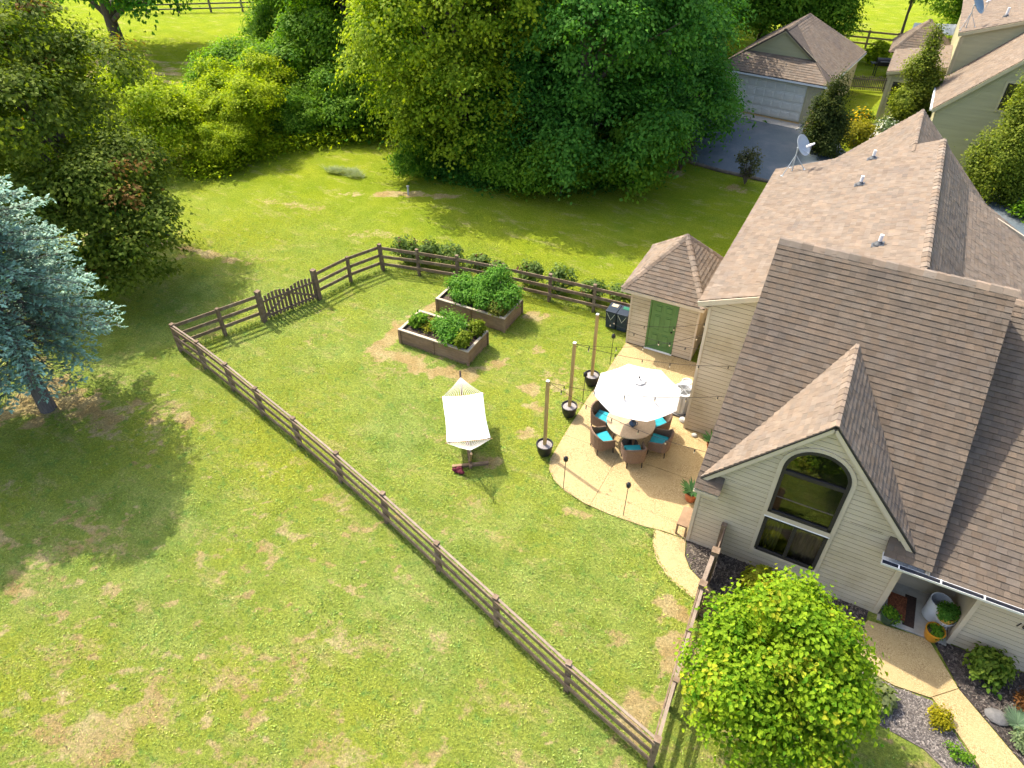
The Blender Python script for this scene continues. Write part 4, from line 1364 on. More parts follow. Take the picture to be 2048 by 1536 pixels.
# ------------------------------------------------------------------ things beside the patio
acx, acy = -3.12, 17.72
ac = thing("cooling_unit", "white drum shaped outdoor cooling unit with dark top grille", "cooling unit", (acx, acy, 0.03))
MB().lathe((0, 0, 0), [(.30, .08), (.31, .10), (.31, .80), (.335, .83), (.335, .88), (.27, .885), (.265, .84)], 28, 1, 1).mk("casing", "white_paint", ac, True, smooth=True)
MB().lathe((0, 0, 0), [(.265, .80), (.26, .82), (.05, .80), (0, .80)], 24).mk("grille_well", "dark_metal", ac, True)
for k in range(5):
    MB().lathe((0, 0, .865), [(.05 + k * .045, 0), (.058 + k * .045, .006), (.066 + k * .045, 0)], 22).mk("grille_ring", "grey_metal", ac, True)
for a in (0.3, 1.35, 2.4):
    MB().bar((.26 * math.cos(a), .26 * math.sin(a), .875), (-.26 * math.cos(a), -.26 * math.sin(a), .875), .014, .01).mk("grille_bar", "grey_metal", ac, True)
for k in range(14):
    a = k * 2 * math.pi / 14
    MB().box((.313 * math.cos(a), .313 * math.sin(a), .45), (.01, .06, .62), a).mk("louvre", "grey_metal", ac, True)
MB().box((0, 0, .04), (.72, .72, .08)).mk("plinth", "stone", ac, True)
bk = thing("bucket", "white bucket of sand on a white box behind the cooling unit", "bucket", (-3.2, 18.3, 0.03))
MB().box((0, 0, .28), (.42, .36, .56)).mk("box", "white_paint", bk, True, bev=.02)
MB().lathe((.02, .0, .56), [(.12, 0), (.155, .22), (.165, .23), (.15, .23), (.14, .16)], 18).mk("pail", "white_paint", bk, True, smooth=True)
MB().lathe((.02, .0, .56), [(.145, .15), (.145, .19), (0, .20)], 18).mk("sand", "pale_rock", bk, True)
rr = random.Random(8)
ROCKLAB = ["pale rock nearest the cooling unit foot", "pale rock against the back house wall", "small pale rock beside the white flowers", "rounded pale rock at the patio corner", "largest pale rock beside the cooling unit"]
for i in range(5):
    x, y, s = (-2.86 + .0, 17.25, .15) if i == 0 else ((-2.92, 18.35, .16) if i == 1 else ((-2.62 - .02, 17.9, .11) if i == 2 else ((-2.35, 16.75, .10) if i == 3 else (-2.98, 18.9, .2))))
    m = MB(); m.lathe((x, y, .03), [(s * .8, 0), (s, s * .35), (s * .75, s * .8), (s * .2, s)], 9, 1, .8)
    tag(m.mk("rock", "pale_rock", smooth=True), ROCKLAB[i], "rock", "pale rocks by the house wall")
# bins
for i, (x, mt, lab) in enumerate(((-6.86, "bin_blue", "dark bin with pale label left of the shed"), (-6.42, "bin_green", "dark bin with green lid against the shed wall"))):
    b = thing("wheelie_bin", lab, "bin", (x, 21.2, 0), group="bins beside the shed")
    m = MB(); m.add([(-.19, -.24, .05), (.19, -.24, .05), (.19, .24, .05), (-.19, .24, .05), (-.21, -.30, .78), (.21, -.30, .78), (.21, .30, .78), (-.21, .30, .78)],
                    [(3, 2, 1, 0), (4, 5, 6, 7), (0, 1, 5, 4), (1, 2, 6, 5), (2, 3, 7, 6), (3, 0, 4, 7)])
    m.mk("body", "bin_blue", b, True, bev=.02)
    MB().b2((-.215, -.32, .78), (.215, .32, .84)).mk("lid", "bin_blue", b, True, bev=.02)
    MB().b2((-.12, .05, .842), (.12, .24, .848)).mk("label_plate", "bulb" if i == 0 else "bin_green", b, True)
    for s in (-1, 1):
        MB().bar((s * .16, -.315, .76), (0, -.275, .45), .02, .02).mk("brace_rib", "grey_metal", b, True)
        MB().tube([(s * .20, .22, .10), (s * .24, .22, .10)], .10, 12).mk("wheel", "dark_metal", b, True)

# ------------------------------------------------------------------ front porch things
dm = thing("door_mat", "rust patterned door mat on the porch", "door mat", (3.86, 13.15, .05))
MB().box((0, 0, .008), (.42, .75, .016)).mk("mat", "mat_rust", dm, True)
dm = thing("door_mat", "plain dark brown runner beside the rust mat", "door mat", (4.15, 13.15, .05))
MB().box((0, 0, .006), (.26, .95, .012)).mk("mat", "mat_dark", dm, True)


def pot(name, label, cat, x, y, z, r, h, mat, prof=None, group=None):
    t = thing(name, label, cat, (x, y, z), group=group)
    MB().lathe((0, 0, 0), [(r * .70, 0), (r * .9, h * .45), (r, h * .92), (r * 1.06, h * .93), (r * 1.06, h), (r * .94, h), (r * .9, h * .85)], 24).mk("pot", mat, t, True, smooth=True)
    MB().lathe((0, 0, 0), [(r * .92, h * .78), (r * .92, h * .88), (0, h * .90)], 20).mk("potting_soil", "soil", t, True)
    return t


POT_G = pot("flower_pot", "dark green pot of leafy plants at the porch corner", "plant pot", 3.68, 12.62, .035, .20, .30, "green_pot")
POT_O = pot("flower_pot", "glossy orange pot at the foot of the plant stand", "plant pot", 4.66, 12.62, .045, .21, .33, "ochre_pot")
wc = thing("white_planter", "tall empty white cylinder planter behind the plant stand", "planter", (4.66, 13.28, .05))
MB().lathe((0, 0, 0), [(.23, 0), (.25, .02), (.25, .62), (.23, .62), (.22, .15)], 28).mk("drum", "white_paint", wc, True, smooth=True)
MB().lathe((0, 0, 0), [(.225, .14), (.225, .20), (0, .2)], 24).mk("dark_bottom", "inside", wc, True)
ps = thing("plant_stand", "white wire plant stand on the porch", "plant stand", (4.80, 12.96, .05))
for a in (0.4, 2.5, 4.6):
    c, s = math.cos(a), math.sin(a)
    MB().tube([(.20 * c, .20 * s, 0), (.12 * c, .12 * s, .18), (.15 * c, .15 * s, .38), (.22 * c, .22 * s, .48)], .010, 6).mk("leg", "white_paint", ps, True)
    MB().tube([(.20 * c + .05 * math.cos(b), .20 * s, .05 + .05 * math.sin(b)) for b in np.linspace(0, 6.28, 13)], .006, 5).mk("scroll", "white_paint", ps, True)
for (r_, z_) in ((.17, .36), (.22, .48), (.14, .18)):
    MB().tube([(r_ * math.cos(b), r_ * math.sin(b), z_) for b in np.linspace(0, 2 * math.pi, 25)], .009, 6).mk("ring", "white_paint", ps, True)
POT_Y = pot("flower_pot", "yellow pot with clipped green plant on the wire stand", "plant pot", 4.80, 12.96, .41, .20, .26, "yellow_pot")
POT_T1 = pot("flower_pot", "terracotta pot with spiky plant against the patio wall, nearer the shed", "plant pot", -1.72, 16.42, .035, .17, .30, "terracotta")
POT_T2 = pot("flower_pot", "terracotta pot with spiky plant by the gable's left eave", "plant pot", -1.70, 14.15, .035, .19, .34, "terracotta")
bx = thing("wood_bench", "brown wooden bench against the left house wall", "bench", (-1.56, 13.1, .035))
MB().b2((-.16, -.35, .40), (.14, .35, .45)).mk("seat", "bed_wood", bx, True)
for sx_ in (-.13, .11):
    for sy_ in (-.3, .3):
        MB().box((sx_, sy_, .2), (.05, .05, .4)).mk("leg", "bed_wood", bx, True)
# edging stones in the right bed
rr = random.Random(2)
m = MB(); m.lathe((6.05, 11.2, 0), [(.2, 0), (.24, .08), (.17, .16), (.05, .19)], 9, 1.1, .8); tag(m.mk("rock", "stone", smooth=True), "grey rock in the mulch beside the front path", "rock")
# mulch chips
def chips(name, poly, n, seed, c1, c2, z, label):
    rg = np.random.default_rng(seed)
    xs = [p[0] for p in poly]; ys = [p[1] for p in poly]
    pts = []
    P = np.array(poly)
    while len(pts) < n:
        x, y = rg.uniform(min(xs), max(xs)), rg.uniform(min(ys), max(ys))
        ins = False
        j = len(P) - 1
        for i in range(len(P)):
            if (P[i, 1] > y) != (P[j, 1] > y) and x < (P[j, 0] - P[i, 0]) * (y - P[i, 1]) / (P[j, 1] - P[i, 1]) + P[i, 0]: ins = not ins
            j = i
        if ins: pts.append((x, y))
    pts = np.array(pts)
    V, F, C = [], [], []
    a = rg.uniform(0, 6.28, n); L = rg.uniform(.015, .045, n); W = rg.uniform(.006, .016, n); tz = rg.uniform(-.5, .5, n)
    d = np.stack([np.cos(a), np.sin(a), tz * .5], 1); s = np.stack([-np.sin(a), np.cos(a), rg.uniform(-.5, .5, n)], 1)
    c = np.concatenate([pts, np.full((n, 1), z) + rg.uniform(.0, .015, (n, 1))], 1)
    V = np.stack([c - d * L[:, None] - s * W[:, None], c + d * L[:, None] - s * W[:, None], c + d * L[:, None] + s * W[:, None], c - d * L[:, None] + s * W[:, None]], 1).reshape(-1, 3)
    F = np.arange(4 * n).reshape(-1, 4)
    f = rg.random((n, 1)) ** 2
    C = np.repeat(np.array(c1) * (1 - f) + np.array(c2) * f, 4, 0)
    tag(mesh_np(name, V, F, "chip", col=C), label, "mulch", kind="stuff")


chips("mulch_chips", [(-1.3, 12.7), (-1.0, 11.9), (-.3, 11.5), (1.6, 11.05), (2.6, 11.3), (3.2, 11.9), (3.2, 12.7)], 5000, 1, (.06, .05, .04), (.34, .28, .22), .03, "loose bark chips under the gable wall")
chips("mulch_chips", [(4.75, 12.6), (5.36, 11.54), (6.0, 10.94), (9.4, 7.4), (10, 9), (10, 12.6)], 9000, 2, (.05, .045, .04), (.36, .30, .25), .028, "loose bark chips along the right wall")
chips("mulch_chips", [(2.95, 11.5), (3.22, 11.05), (4.0, 10.9), (4.75, 10.95), (5.40, 10.22), (6.3, 8.9), (4.7, 9.8), (3.2, 9.95), (2.6, 10.5)], 9000, 3, (.14, .12, .11), (.55, .48, .42), .032, "loose grey bark chips below the front path")
# ------------------------------------------------------------------ neighbour: driveway, garage, house
sheet("driveway", [(-10.05, 47.3), (-10.3, 46.2), (-11.9, 43.6), (-11.6, 41.5), (-10.7, 39.5), (-9.4, 38.0), (-7.1, 37.5), (-4.4, 37.3), (4.5, 36.8), (9, 36.5), (9, 41), (0.5, 41.5), (-1.6, 43.5), (-2.6, 46.4), (-3.7, 46.6)], -.03, .012, "asphalt", label="dark asphalt driveway in front of the garage", cat="driveway")
sheet("garage_apron", [(-9.6, 47.34), (-9.75, 46.3), (-4.5, 45.65), (-4.4, 46.7)], -.02, .018, "concrete", label="pale concrete apron at the garage door", cat="apron")
kb = thing("log_edging", "weathered timber edging along the driveway's near side", "edging", (-7, 37.4, 0))
EDG = [(-10.75, 39.2), (-9.45, 37.8), (-7.1, 37.3), (-4.5, 37.1), (-2.2, 37.0)]
for a, b in zip(EDG[:-1], EDG[1:]):
    MB().tube([(a[0], a[1], .07), (b[0], b[1], .07)], .10, 8).mk("timber", "log", kb)
kb = thing("log_edging", "weathered timber edging curving to the garage's left corner", "edging", (-11, 44, 0))
for a, b in zip([(-12.0, 43.5), (-11.2, 45.3)], [(-11.2, 45.3), (-10.3, 46.4)]):
    MB().tube([(a[0], a[1], .06), (b[0], b[1], .06)], .09, 8).mk("timber", "log", kb)

ga = math.radians(-7); GO = Vector((-10.05, 47.45, 0)); gx_, gy_ = Vector((math.cos(ga), math.sin(ga), 0)), Vector((-math.sin(ga), math.cos(ga), 0))
LG = lambda x, y, z: GO + gx_ * x + gy_ * y + Vector((0, 0, z))
gar = thing("garage", "tan detached garage with wide panelled door and brown hipped roof", "garage", GO)
GW, GD, GE = 6.35, 8.2, 2.45


def gbox(name, mat, x0, x1, y0, y1, z0, z1, parent):
    m = MB(); m.ext([LG(x0, y0, z0), LG(x1, y0, z0), LG(x1, y1, z0), LG(x0, y1, z0)], (0, 0, z1 - z0)); return m.mk(name, mat, parent)


wl = MB()
for (x0, x1, y0, y1, z0, z1) in ((0, .55, 0, .12, 0, 2.4), (5.45, GW, 0, .12, 0, 2.4), (.55, 5.45, 0, .12, 2.2, 2.4), (0, .12, .12, GD, 0, 2.4), (GW - .12, GW, .12, GD, 0, 2.4), (.12, GW - .12, GD - .12, GD, 0, 2.4)):
    wl.ext([LG(x0, y0, z0), LG(x1, y0, z0), LG(x1, y1, z0), LG(x0, y1, z0)], (0, 0, z1 - z0))
gw = wl.mk("walls", "garage_siding", gar)
siding(gw, LG(0, 0, 0), gx_, -gy_, [(0, .05), (GW, .05), (GW, 2.38), (0, 2.38)], "garage_siding", holes=[rect_hole(.5, 5.5, 0, 2.25)], e=.16, lap=.010)
siding(gw, LG(GW, 0, 0), gy_, gx_, [(0, .05), (GD, .05), (GD, 2.38), (0, 2.38)], "garage_siding", e=.16, lap=.010)
gbox("corner_board", "olive_trim", GW - .12, GW + .03, -.035, .1, .03, 2.38, gar)
gdr = gbox("garage_door", "garage_door", .58, 5.42, .03, .08, .03, 2.18, gar)
for (a, b, c_, d_) in ((.46, .58, .02, 2.28), (5.42, 5.54, .02, 2.28)):
    gbox("door_trim", "olive_trim", a, b, -.03, .1, c_, d_, gar)
gbox("door_trim", "olive_trim", .46, 5.54, -.03, .1, 2.18, 2.30, gar)
for r_ in range(4):
    z0 = .03 + r_ * .5375
    gbox("door_section", "garage_door", .60, 5.40, .012, .03, z0 + .02, z0 + .525, gdr)
    for k in range(8):
        x0 = .68 + k * .59
        gbox("door_panel", "garage_door", x0, x0 + .50, -.016, .012, z0 + .09, z0 + .45, gdr)
        gbox("panel_field", "garage_door", x0 + .06, x0 + .44, -.034, -.016, z0 + .15, z0 + .39, gdr)
gbox("threshold", "pale_wood", .5, 5.5, -.25, .0, .0, .03, gar)
RZ = 4.85; RY0, RY1 = 1.0, 5.6; xm = GW / 2
sl_ = (RZ - GE) / (xm + .3)
gb = RY0 + .3                                        # plan run of the lower hip
gz = GE + gb * .70
gxr = (RZ - gz) / sl_
roof(gar, "roof", [LG(-.3, -.3, GE), LG(GW + .3, -.3, GE), LG(xm + gxr, RY0, gz), LG(xm - gxr, RY0, gz)], 71, e=.17)
r1 = roof(gar, "roof", [LG(GW + .3, -.3, GE), LG(GW + .3, GD + .3, GE), LG(xm, RY1, RZ), LG(xm, RY0 - .12, RZ), LG(xm + gxr, RY0 - .12, gz)], 72, e=.17)
roof(gar, "roof", [LG(-.3, -.3, GE), LG(xm - gxr, RY0 - .12, gz), LG(xm, RY0 - .12, RZ), LG(xm, RY1, RZ), LG(-.3, GD + .3, GE)], 73, e=.17)
roof(gar, "roof", [LG(GW + .3, GD + .3, GE), LG(-.3, GD + .3, GE), LG(xm, RY1, RZ)], 74, e=.17)
caps(r1, LG(xm, RY0 - .1, RZ), LG(xm, RY1, RZ), -gx_ * .8 - Vector((0, 0, .55)), gx_ * .8 - Vector((0, 0, .55)), .24, .16, 75, single=False)
gg = MB(); gg.ext([LG(xm - gxr + .05, RY0 + .06, gz - .05), LG(xm + gxr - .05, RY0 + .06, gz - .05), LG(xm, RY0 + .06, RZ - .1)], gy_ * .1)
ggo = gg.mk("gablet", "olive_siding", gar)
siding(ggo, LG(0, RY0 + .06, 0), gx_, -gy_, [(xm - gxr + .1, gz), (xm + gxr - .1, gz), (xm, RZ - .13)], "olive_siding", e=.16, lap=.010)
for s in (-1, 1):
    MB().bar(LG(xm, RY0 - .10, RZ - .11), LG(xm + s * gxr, RY0 - .10, gz - .05), .03, .12).mk("rake_board", "olive_trim", gar)
for a, b in ((LG(-.3, -.3, GE), LG(GW + .3, -.3, GE)), (LG(GW + .3, -.3, GE), LG(GW + .3, GD + .3, GE)), (LG(-.3, GD + .3, GE), LG(-.3, -.3, GE))):
    MB().bar(a - Vector((0, 0, .10)), b - Vector((0, 0, .10)), .05, .10).mk("gutter", "white_trim", gar)
MB().tube([LG(GW + .05, -.06, 2.3), LG(GW + .05, -.06, .1)], .05, 6).mk("downspout", "gutter_in", gar)
# slatted bench beside the garage door
tr = thing("wood_trellis", "pale slatted wooden trellis panel leaning by the garage door", "trellis", (-3.75, 45.2, 0))
for k in range(4):
    MB().bar((-4.15 + k * .12, 45.4 - k * .05, 0), (-4.0 + k * .12, 45.7 - k * .05, 1.25), .05, .03).mk("slat", "pale_wood", tr)
for z in (.3, .95):
    MB().bar((-4.15 + z * .12, 45.36 + z * .24, z), (-3.72 + z * .12, 45.2 + z * .24, z), .03, .06).mk("cross_slat", "pale_wood", tr)

nb = thing("neighbour_house", "olive clapboard neighbouring house with brown shingle roofs", "house", (6, 47, 0))
NY, NX = 43.5, 2.25
nz = lambda x: 2.92 + .92 * (x - 2.02)
nw = MB().ext([(NX, NY, 0), (12, NY, 0), (12, NY, 5.0), (8.6, NY, nz(8.6) - .2), (NX, NY, nz(NX) - .2)], (0, .12, 0)).mk("front_wall", "olive_siding", nb)
siding(nw, (0, NY, 0), (1, 0, 0), (0, -1, 0), [(NX, .1), (12, .1), (12, 5.0), (8.6, nz(8.6) - .22), (NX, nz(NX) - .22)], "olive_siding", e=.19, lap=.010, holes=[rect_hole(4.85, 5.75, 3.3, 4.6)])
window_unit(nb, "window", (0, NY - .02, 0), (1, 0, 0), (0, -1, 0), 4.9, 5.7, 3.32, 4.55, 0, trim="olive_trim")
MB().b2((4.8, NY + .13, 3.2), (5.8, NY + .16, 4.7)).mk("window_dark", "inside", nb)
MB().ext([(NX, NY, 0), (NX, 48.6, 0), (NX, 48.6, nz(NX) - .2), (NX, NY, nz(NX) - .2)], (.1, 0, 0)).mk("side_wall", "olive_siding", nb)
n1_ = roof(nb, "lower_roof", [(2.02, NY - .18, 2.92), (8.6, NY - .18, nz(8.6)), (8.6, 48.6, nz(8.6)), (2.02, 48.6, 2.92)], 81, e=.17)
MB().bar((2.04, NY - .19, 2.92 - .13), (8.6, NY - .19, nz(8.6) - .13), .04, .16).mk("rake_board", "olive_trim", nb)
MB().bar((1.97, NY - .15, 2.86), (1.97, 48.6, 2.86), .10, .10).mk("gutter", "white_trim", nb)
UY, UX = 48.6, 2.40
uz = lambda x: 5.52 + .32 * (x - 2.2)
uw = MB().ext([(UX, UY, 0), (12, UY, 0), (12, UY, uz(12) - .15), (UX, UY, uz(UX) - .15)], (0, .12, 0)).mk("upper_wall", "olive_siding", nb)
siding(uw, (0, UY, 0), (1, 0, 0), (0, -1, 0), [(UX, 2.5), (9, 2.5), (9, uz(9) - .2), (UX, uz(UX) - .2)], "olive_siding", e=.19, lap=.010)
MB().b2((UX - .02, UY - .04, 2.9), (UX + .12, UY + .05, uz(UX) - .2)).mk("corner_board", "olive_trim", nb)
MB().ext([(UX, UY, 0), (UX, 60, 0), (UX, 60, uz(UX) - .15), (UX, UY, uz(UX) - .15)], (.1, 0, 0)).mk("side_wall", "olive_siding", nb)
roof(nb, "upper_roof", [(2.15, UY - .15, uz(2.15)), (9.5, UY - .15, uz(9.5)), (9.5, 62, uz(9.5)), (2.15, 62, uz(2.15))], 82, e=.17)
MB().bar((2.17, UY - .16, uz(2.17) - .11), (9.5, UY - .16, uz(9.5) - .11), .04, .16).mk("rake_board", "olive_trim", nb)
MB().tube([(UX - .06, UY - .06, uz(UX) - .3), (UX - .06, UY - .06, 3.3)], .05, 6).mk("downspout", "olive_trim", nb)
# low side porch of that house
PY, PX = 49.6, -.55
pz = lambda x: 2.86 + .20 * (x + .75)
pw = MB()
pw.b2((PX, PY, 0), (PX + .3, PY + .1, 2.6)); pw.b2((.55, PY, 0), (2.4, PY + .1, 3.0)); pw.b2((PX + .3, PY, 2.35), (.55, PY + .1, 2.65)); pw.b2((PX + .3, PY, 0), (.55, PY + .1, .95)); pw.b2((PX, PY + .1, 0), (PX + .1, 54.5, 2.6))
pwo = pw.mk("porch_wall", "olive_siding", nb)
siding(pwo, (0, PY, 0), (1, 0, 0), (0, -1, 0), [(PX, .1), (2.38, .1), (2.38, pz(2.38) - .15), (PX, pz(PX) - .15)], "olive_siding", e=.19, lap=.010, holes=[rect_hole(PX + .3, .55, .95, 2.35)])
window_unit(nb, "window", (0, PY - .02, 0), (1, 0, 0), (0, -1, 0), PX + .35, .50, 1.0, 2.3, 1, trim="olive_trim")
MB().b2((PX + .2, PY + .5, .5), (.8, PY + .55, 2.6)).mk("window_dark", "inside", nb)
roof(nb, "porch_roof", [(-.76, PY - .15, pz(-.76)), (2.38, PY - .15, pz(2.38)), (2.38, 54.8, pz(2.38)), (-.76, 54.8, pz(-.76))], 83, e=.17)
MB().bar((-.75, PY - .16, pz(-.75) - .10), (2.38, PY - .16, pz(2.38) - .10), .04, .14).mk("rake_board", "olive_trim", nb)
MB().b2((PX - .02, PY - .05, 0), (PX + .14, PY + .06, 2.6)).mk("corner_board", "olive_trim", nb)
dish("satellite_dish", "dark blue satellite dish on the neighbouring house roof corner", (2.45, 49.2, uz(2.45)), lambda e: .32 * e.x, -.35, "dish_blue", size=.55, h=1.15)
t = thing("vent_pipe", "white vent pipe on the neighbouring house roof", "vent pipe", (4.2, 50.3, uz(4.2)))
MB().tube([(0, 0, -.03), (0, 0, .45)], .07, 10).mk("pipe", "white_paint", t, True)
MB().lathe((0, 0, 0), [(.18, -.05), (.13, .05), (.08, .12)], 12).mk("boot", "lead", t, True)
# garden pavilion behind
pv = thing("pavilion", "small square pavilion with pyramid shingle roof behind the porch", "pavilion", (.8, 57, 0))
ez = 2.6
EP = [(-1.1, 55.2, ez), (2.5, 55.2, ez), (2.5, 58.8, ez), (-1.1, 58.8, ez)]
apx = (.7, 57.0, 4.35)
for i in range(4):
    roof(pv, "roof", [EP[i], EP[(i + 1) % 4], apx], 91 + i, e=.17, tone=.8)
for i in range(4):
    a = Vector(EP[i]); ap = Vector(apx); prv, nxt = Vector(EP[i - 1]), Vector(EP[(i + 1) % 4]); d = (ap - a).normalized()
    n1 = prv - a; n1 = (n1 - d * n1.dot(d)).normalized(); n2 = nxt - a; n2 = (n2 - d * n2.dot(d)).normalized()
    caps(pv, a, ap, n1, n2, .24, .15, 96 + i, single=False, tone=1.0)
for (x, y) in ((-.7, 55.6), (2.1, 55.6), (2.1, 58.4), (-.7, 58.4)):
    MB().box((x, y, 1.3), (.14, .14, 2.6)).mk("post", "olive_trim", pv)
MB().b2((-.7, 55.55, 0), (2.1, 55.65, 2.5)).mk("wall", "olive_siding", pv)
wr = thing("metal_canopy", "white corrugated metal canopy behind the pavilion", "canopy", (2, 62, 0))
k = 24; vs = []
for i in range(k + 1):
    x = -.2 + 3.0 * i / k
    z = 2.7 + .02 * (i % 2) + .2 * i / k
    vs += [(x, 60.4, z), (x, 63.2, z + .1)]
m = MB(); m.add(vs, [(2 * i, 2 * i + 2, 2 * i + 3, 2 * i + 1) for i in range(k)]); o_ = m.mk("sheet", "tin", wr)
sm = o_.modifiers.new("s", 'SOLIDIFY'); sm.thickness = .03
for (x, y) in ((0, 60.6), (2.6, 60.6), (0, 63), (2.6, 63)):
    MB().box((x, y, 1.35), (.1, .1, 2.7)).mk("post", "old_rail", wr)
# picket fence, grill, far rail fence
pf = thing("picket_fence", "low weathered picket fence between garage and neighbouring house", "fence", (-1.6, 54.9, 0))
for i in range(22):
    x = -2.9 + i * .115
    h = .95 + .05 * math.sin(i * 1.3)
    MB().bar((x, 54.9 + .03 * i, 0.05), (x, 54.9 + .03 * i, h), .07, .02, up=(0, 1, 0)).mk("picket", "log", pf)
for z in (.25, .75):
    MB().bar((-2.95, 54.93, z), (-.45, 55.58, z), .03, .07).mk("fence_rail", "log", pf)
gl_ = thing("barbecue", "black barbecue with rounded lid on a cart behind the picket fence", "barbecue", (-1.25, 59.2, 0), .3)
MB().b2((-.5, -.3, .75), (.5, .3, .95)).mk("firebox", "dark_metal", gl_, True)
m = MB(); vs = []
for i in range(9):
    a = math.pi * i / 8
    vs += [(-.5, .3 * math.cos(a), .95 + .28 * math.sin(a)), (.5, .3 * math.cos(a), .95 + .28 * math.sin(a))]
m.add(vs, [(2 * i, 2 * i + 1, 2 * i + 3, 2 * i + 2) for i in range(8)] + [tuple(range(0, 18, 2)), tuple(range(17, 0, -2))]); m.mk("lid", "dark_metal", gl_, True)
for (x, y) in ((-.45, -.25), (.45, -.25), (-.45, .25), (.45, .25)):
    MB().tube([(x, y, 0), (x, y, .76)], .03, 6).mk("leg", "dark_metal", gl_, True)
for s in (-1, 1):
    MB().b2((s * .5, -.25, .86), (s * .85, .25, .90)).mk("side_shelf", "dark_metal", gl_, True)
MB().tube([(-.35, -.34, 1.05), (.35, -.34, 1.05)], .02, 6).mk("handle", "grey_metal", gl_, True)
rf = thing("rail_fence", "weathered yellowish rail fence crossing the meadow behind the pavilion", "fence", (-2, 66.5, 0))
for i in range(6):
    x = -5.2 + i * 2.1
    MB().box((x, 66.3 + .15 * i, .65), (.15, .15, 1.35)).mk("post", "old_rail", rf)
    if i < 5:
        for z in (.35, .78, 1.2):
            MB().bar((x, 66.3 + .15 * i, z), (x + 2.1, 66.45 + .15 * i, z), .06, .13).mk("rail", "old_rail", rf)
ff = thing("rail_fence", "dark rail fence far off beyond the shade tree", "fence", (-60, 52, 0))
for i in range(7):
    p = Vector((-66 + i * 2.4, 46.5 + i * 1.6, 0))
    MB().box((p.x, p.y, .6), (.14, .14, 1.25)).mk("post", "log", ff)
    if i < 6:
        for z in (.35, .75, 1.15):
            MB().bar((p.x, p.y, z), (p.x + 2.4, p.y + 1.6, z), .06, .12).mk("rail", "log", ff)
wf = thing("wire_fence", "old post and wire fence in the shade beside the creek", "fence", (-40, 27, 0))
for i in range(5):
    p = Vector((-47 + i * 2.6, 29.2 + i * .55, 0))
    MB().tube([(p.x, p.y, 0), (p.x + .05, p.y, 1.2)], .07, 6).mk("post", "log", wf)
    if i < 4:
        for z in (.4, .75, 1.1):
            MB().tube([(p.x, p.y, z), (p.x + 2.6, p.y + .55, z)], .012, 4).mk("strand", "log", wf)
# ------------------------------------------------------------------ plants
def norm(a):
    return a / np.maximum(np.linalg.norm(a, axis=-1, keepdims=True), 1e-9)


def leaf_quads(P, N, D, L, W, fold=0.25):
    """P base points, N leaf normals, D leaf directions; kite-shaped leaves folded on the midrib -> verts, faces"""
    D = norm(D - N * np.sum(D * N, 1, keepdims=True))
    S = np.cross(N, D)
    L, W = L[:, None], W[:, None]
    a = P
    b = P + D * L * .45 + S * W * .5 + N * W * fold
    c = P + D * L
    d = P + D * L * .45 - S * W * .5 + N * W * fold
    V = np.stack([a, b, c, d], 1).reshape(-1, 3)
    return V, np.arange(len(V)).reshape(-1, 4)


def leaf_ovals(P, N, D, L, W, fold=0.22):
    D = norm(D - N * np.sum(D * N, 1, keepdims=True))
    S = np.cross(N, D)
    L, W = L[:, None], W[:, None]
    v = [P, P + D * L * .22 + S * W * .5 + N * W * fold, P + D * L * .62 + S * W * .42 + N * W * fold * .7, P + D * L - N * L * .12,
         P + D * L * .62 - S * W * .42 + N * W * fold * .7, P + D * L * .22 - S * W * .5 + N * W * fold]
    V = np.stack(v, 1).reshape(-1, 3)
    n = len(P)
    b = np.arange(n)[:, None] * 6
    F = np.concatenate([b + np.array([0, 1, 2, 3]), b + np.array([0, 3, 4, 5])], 0)
    return V, F


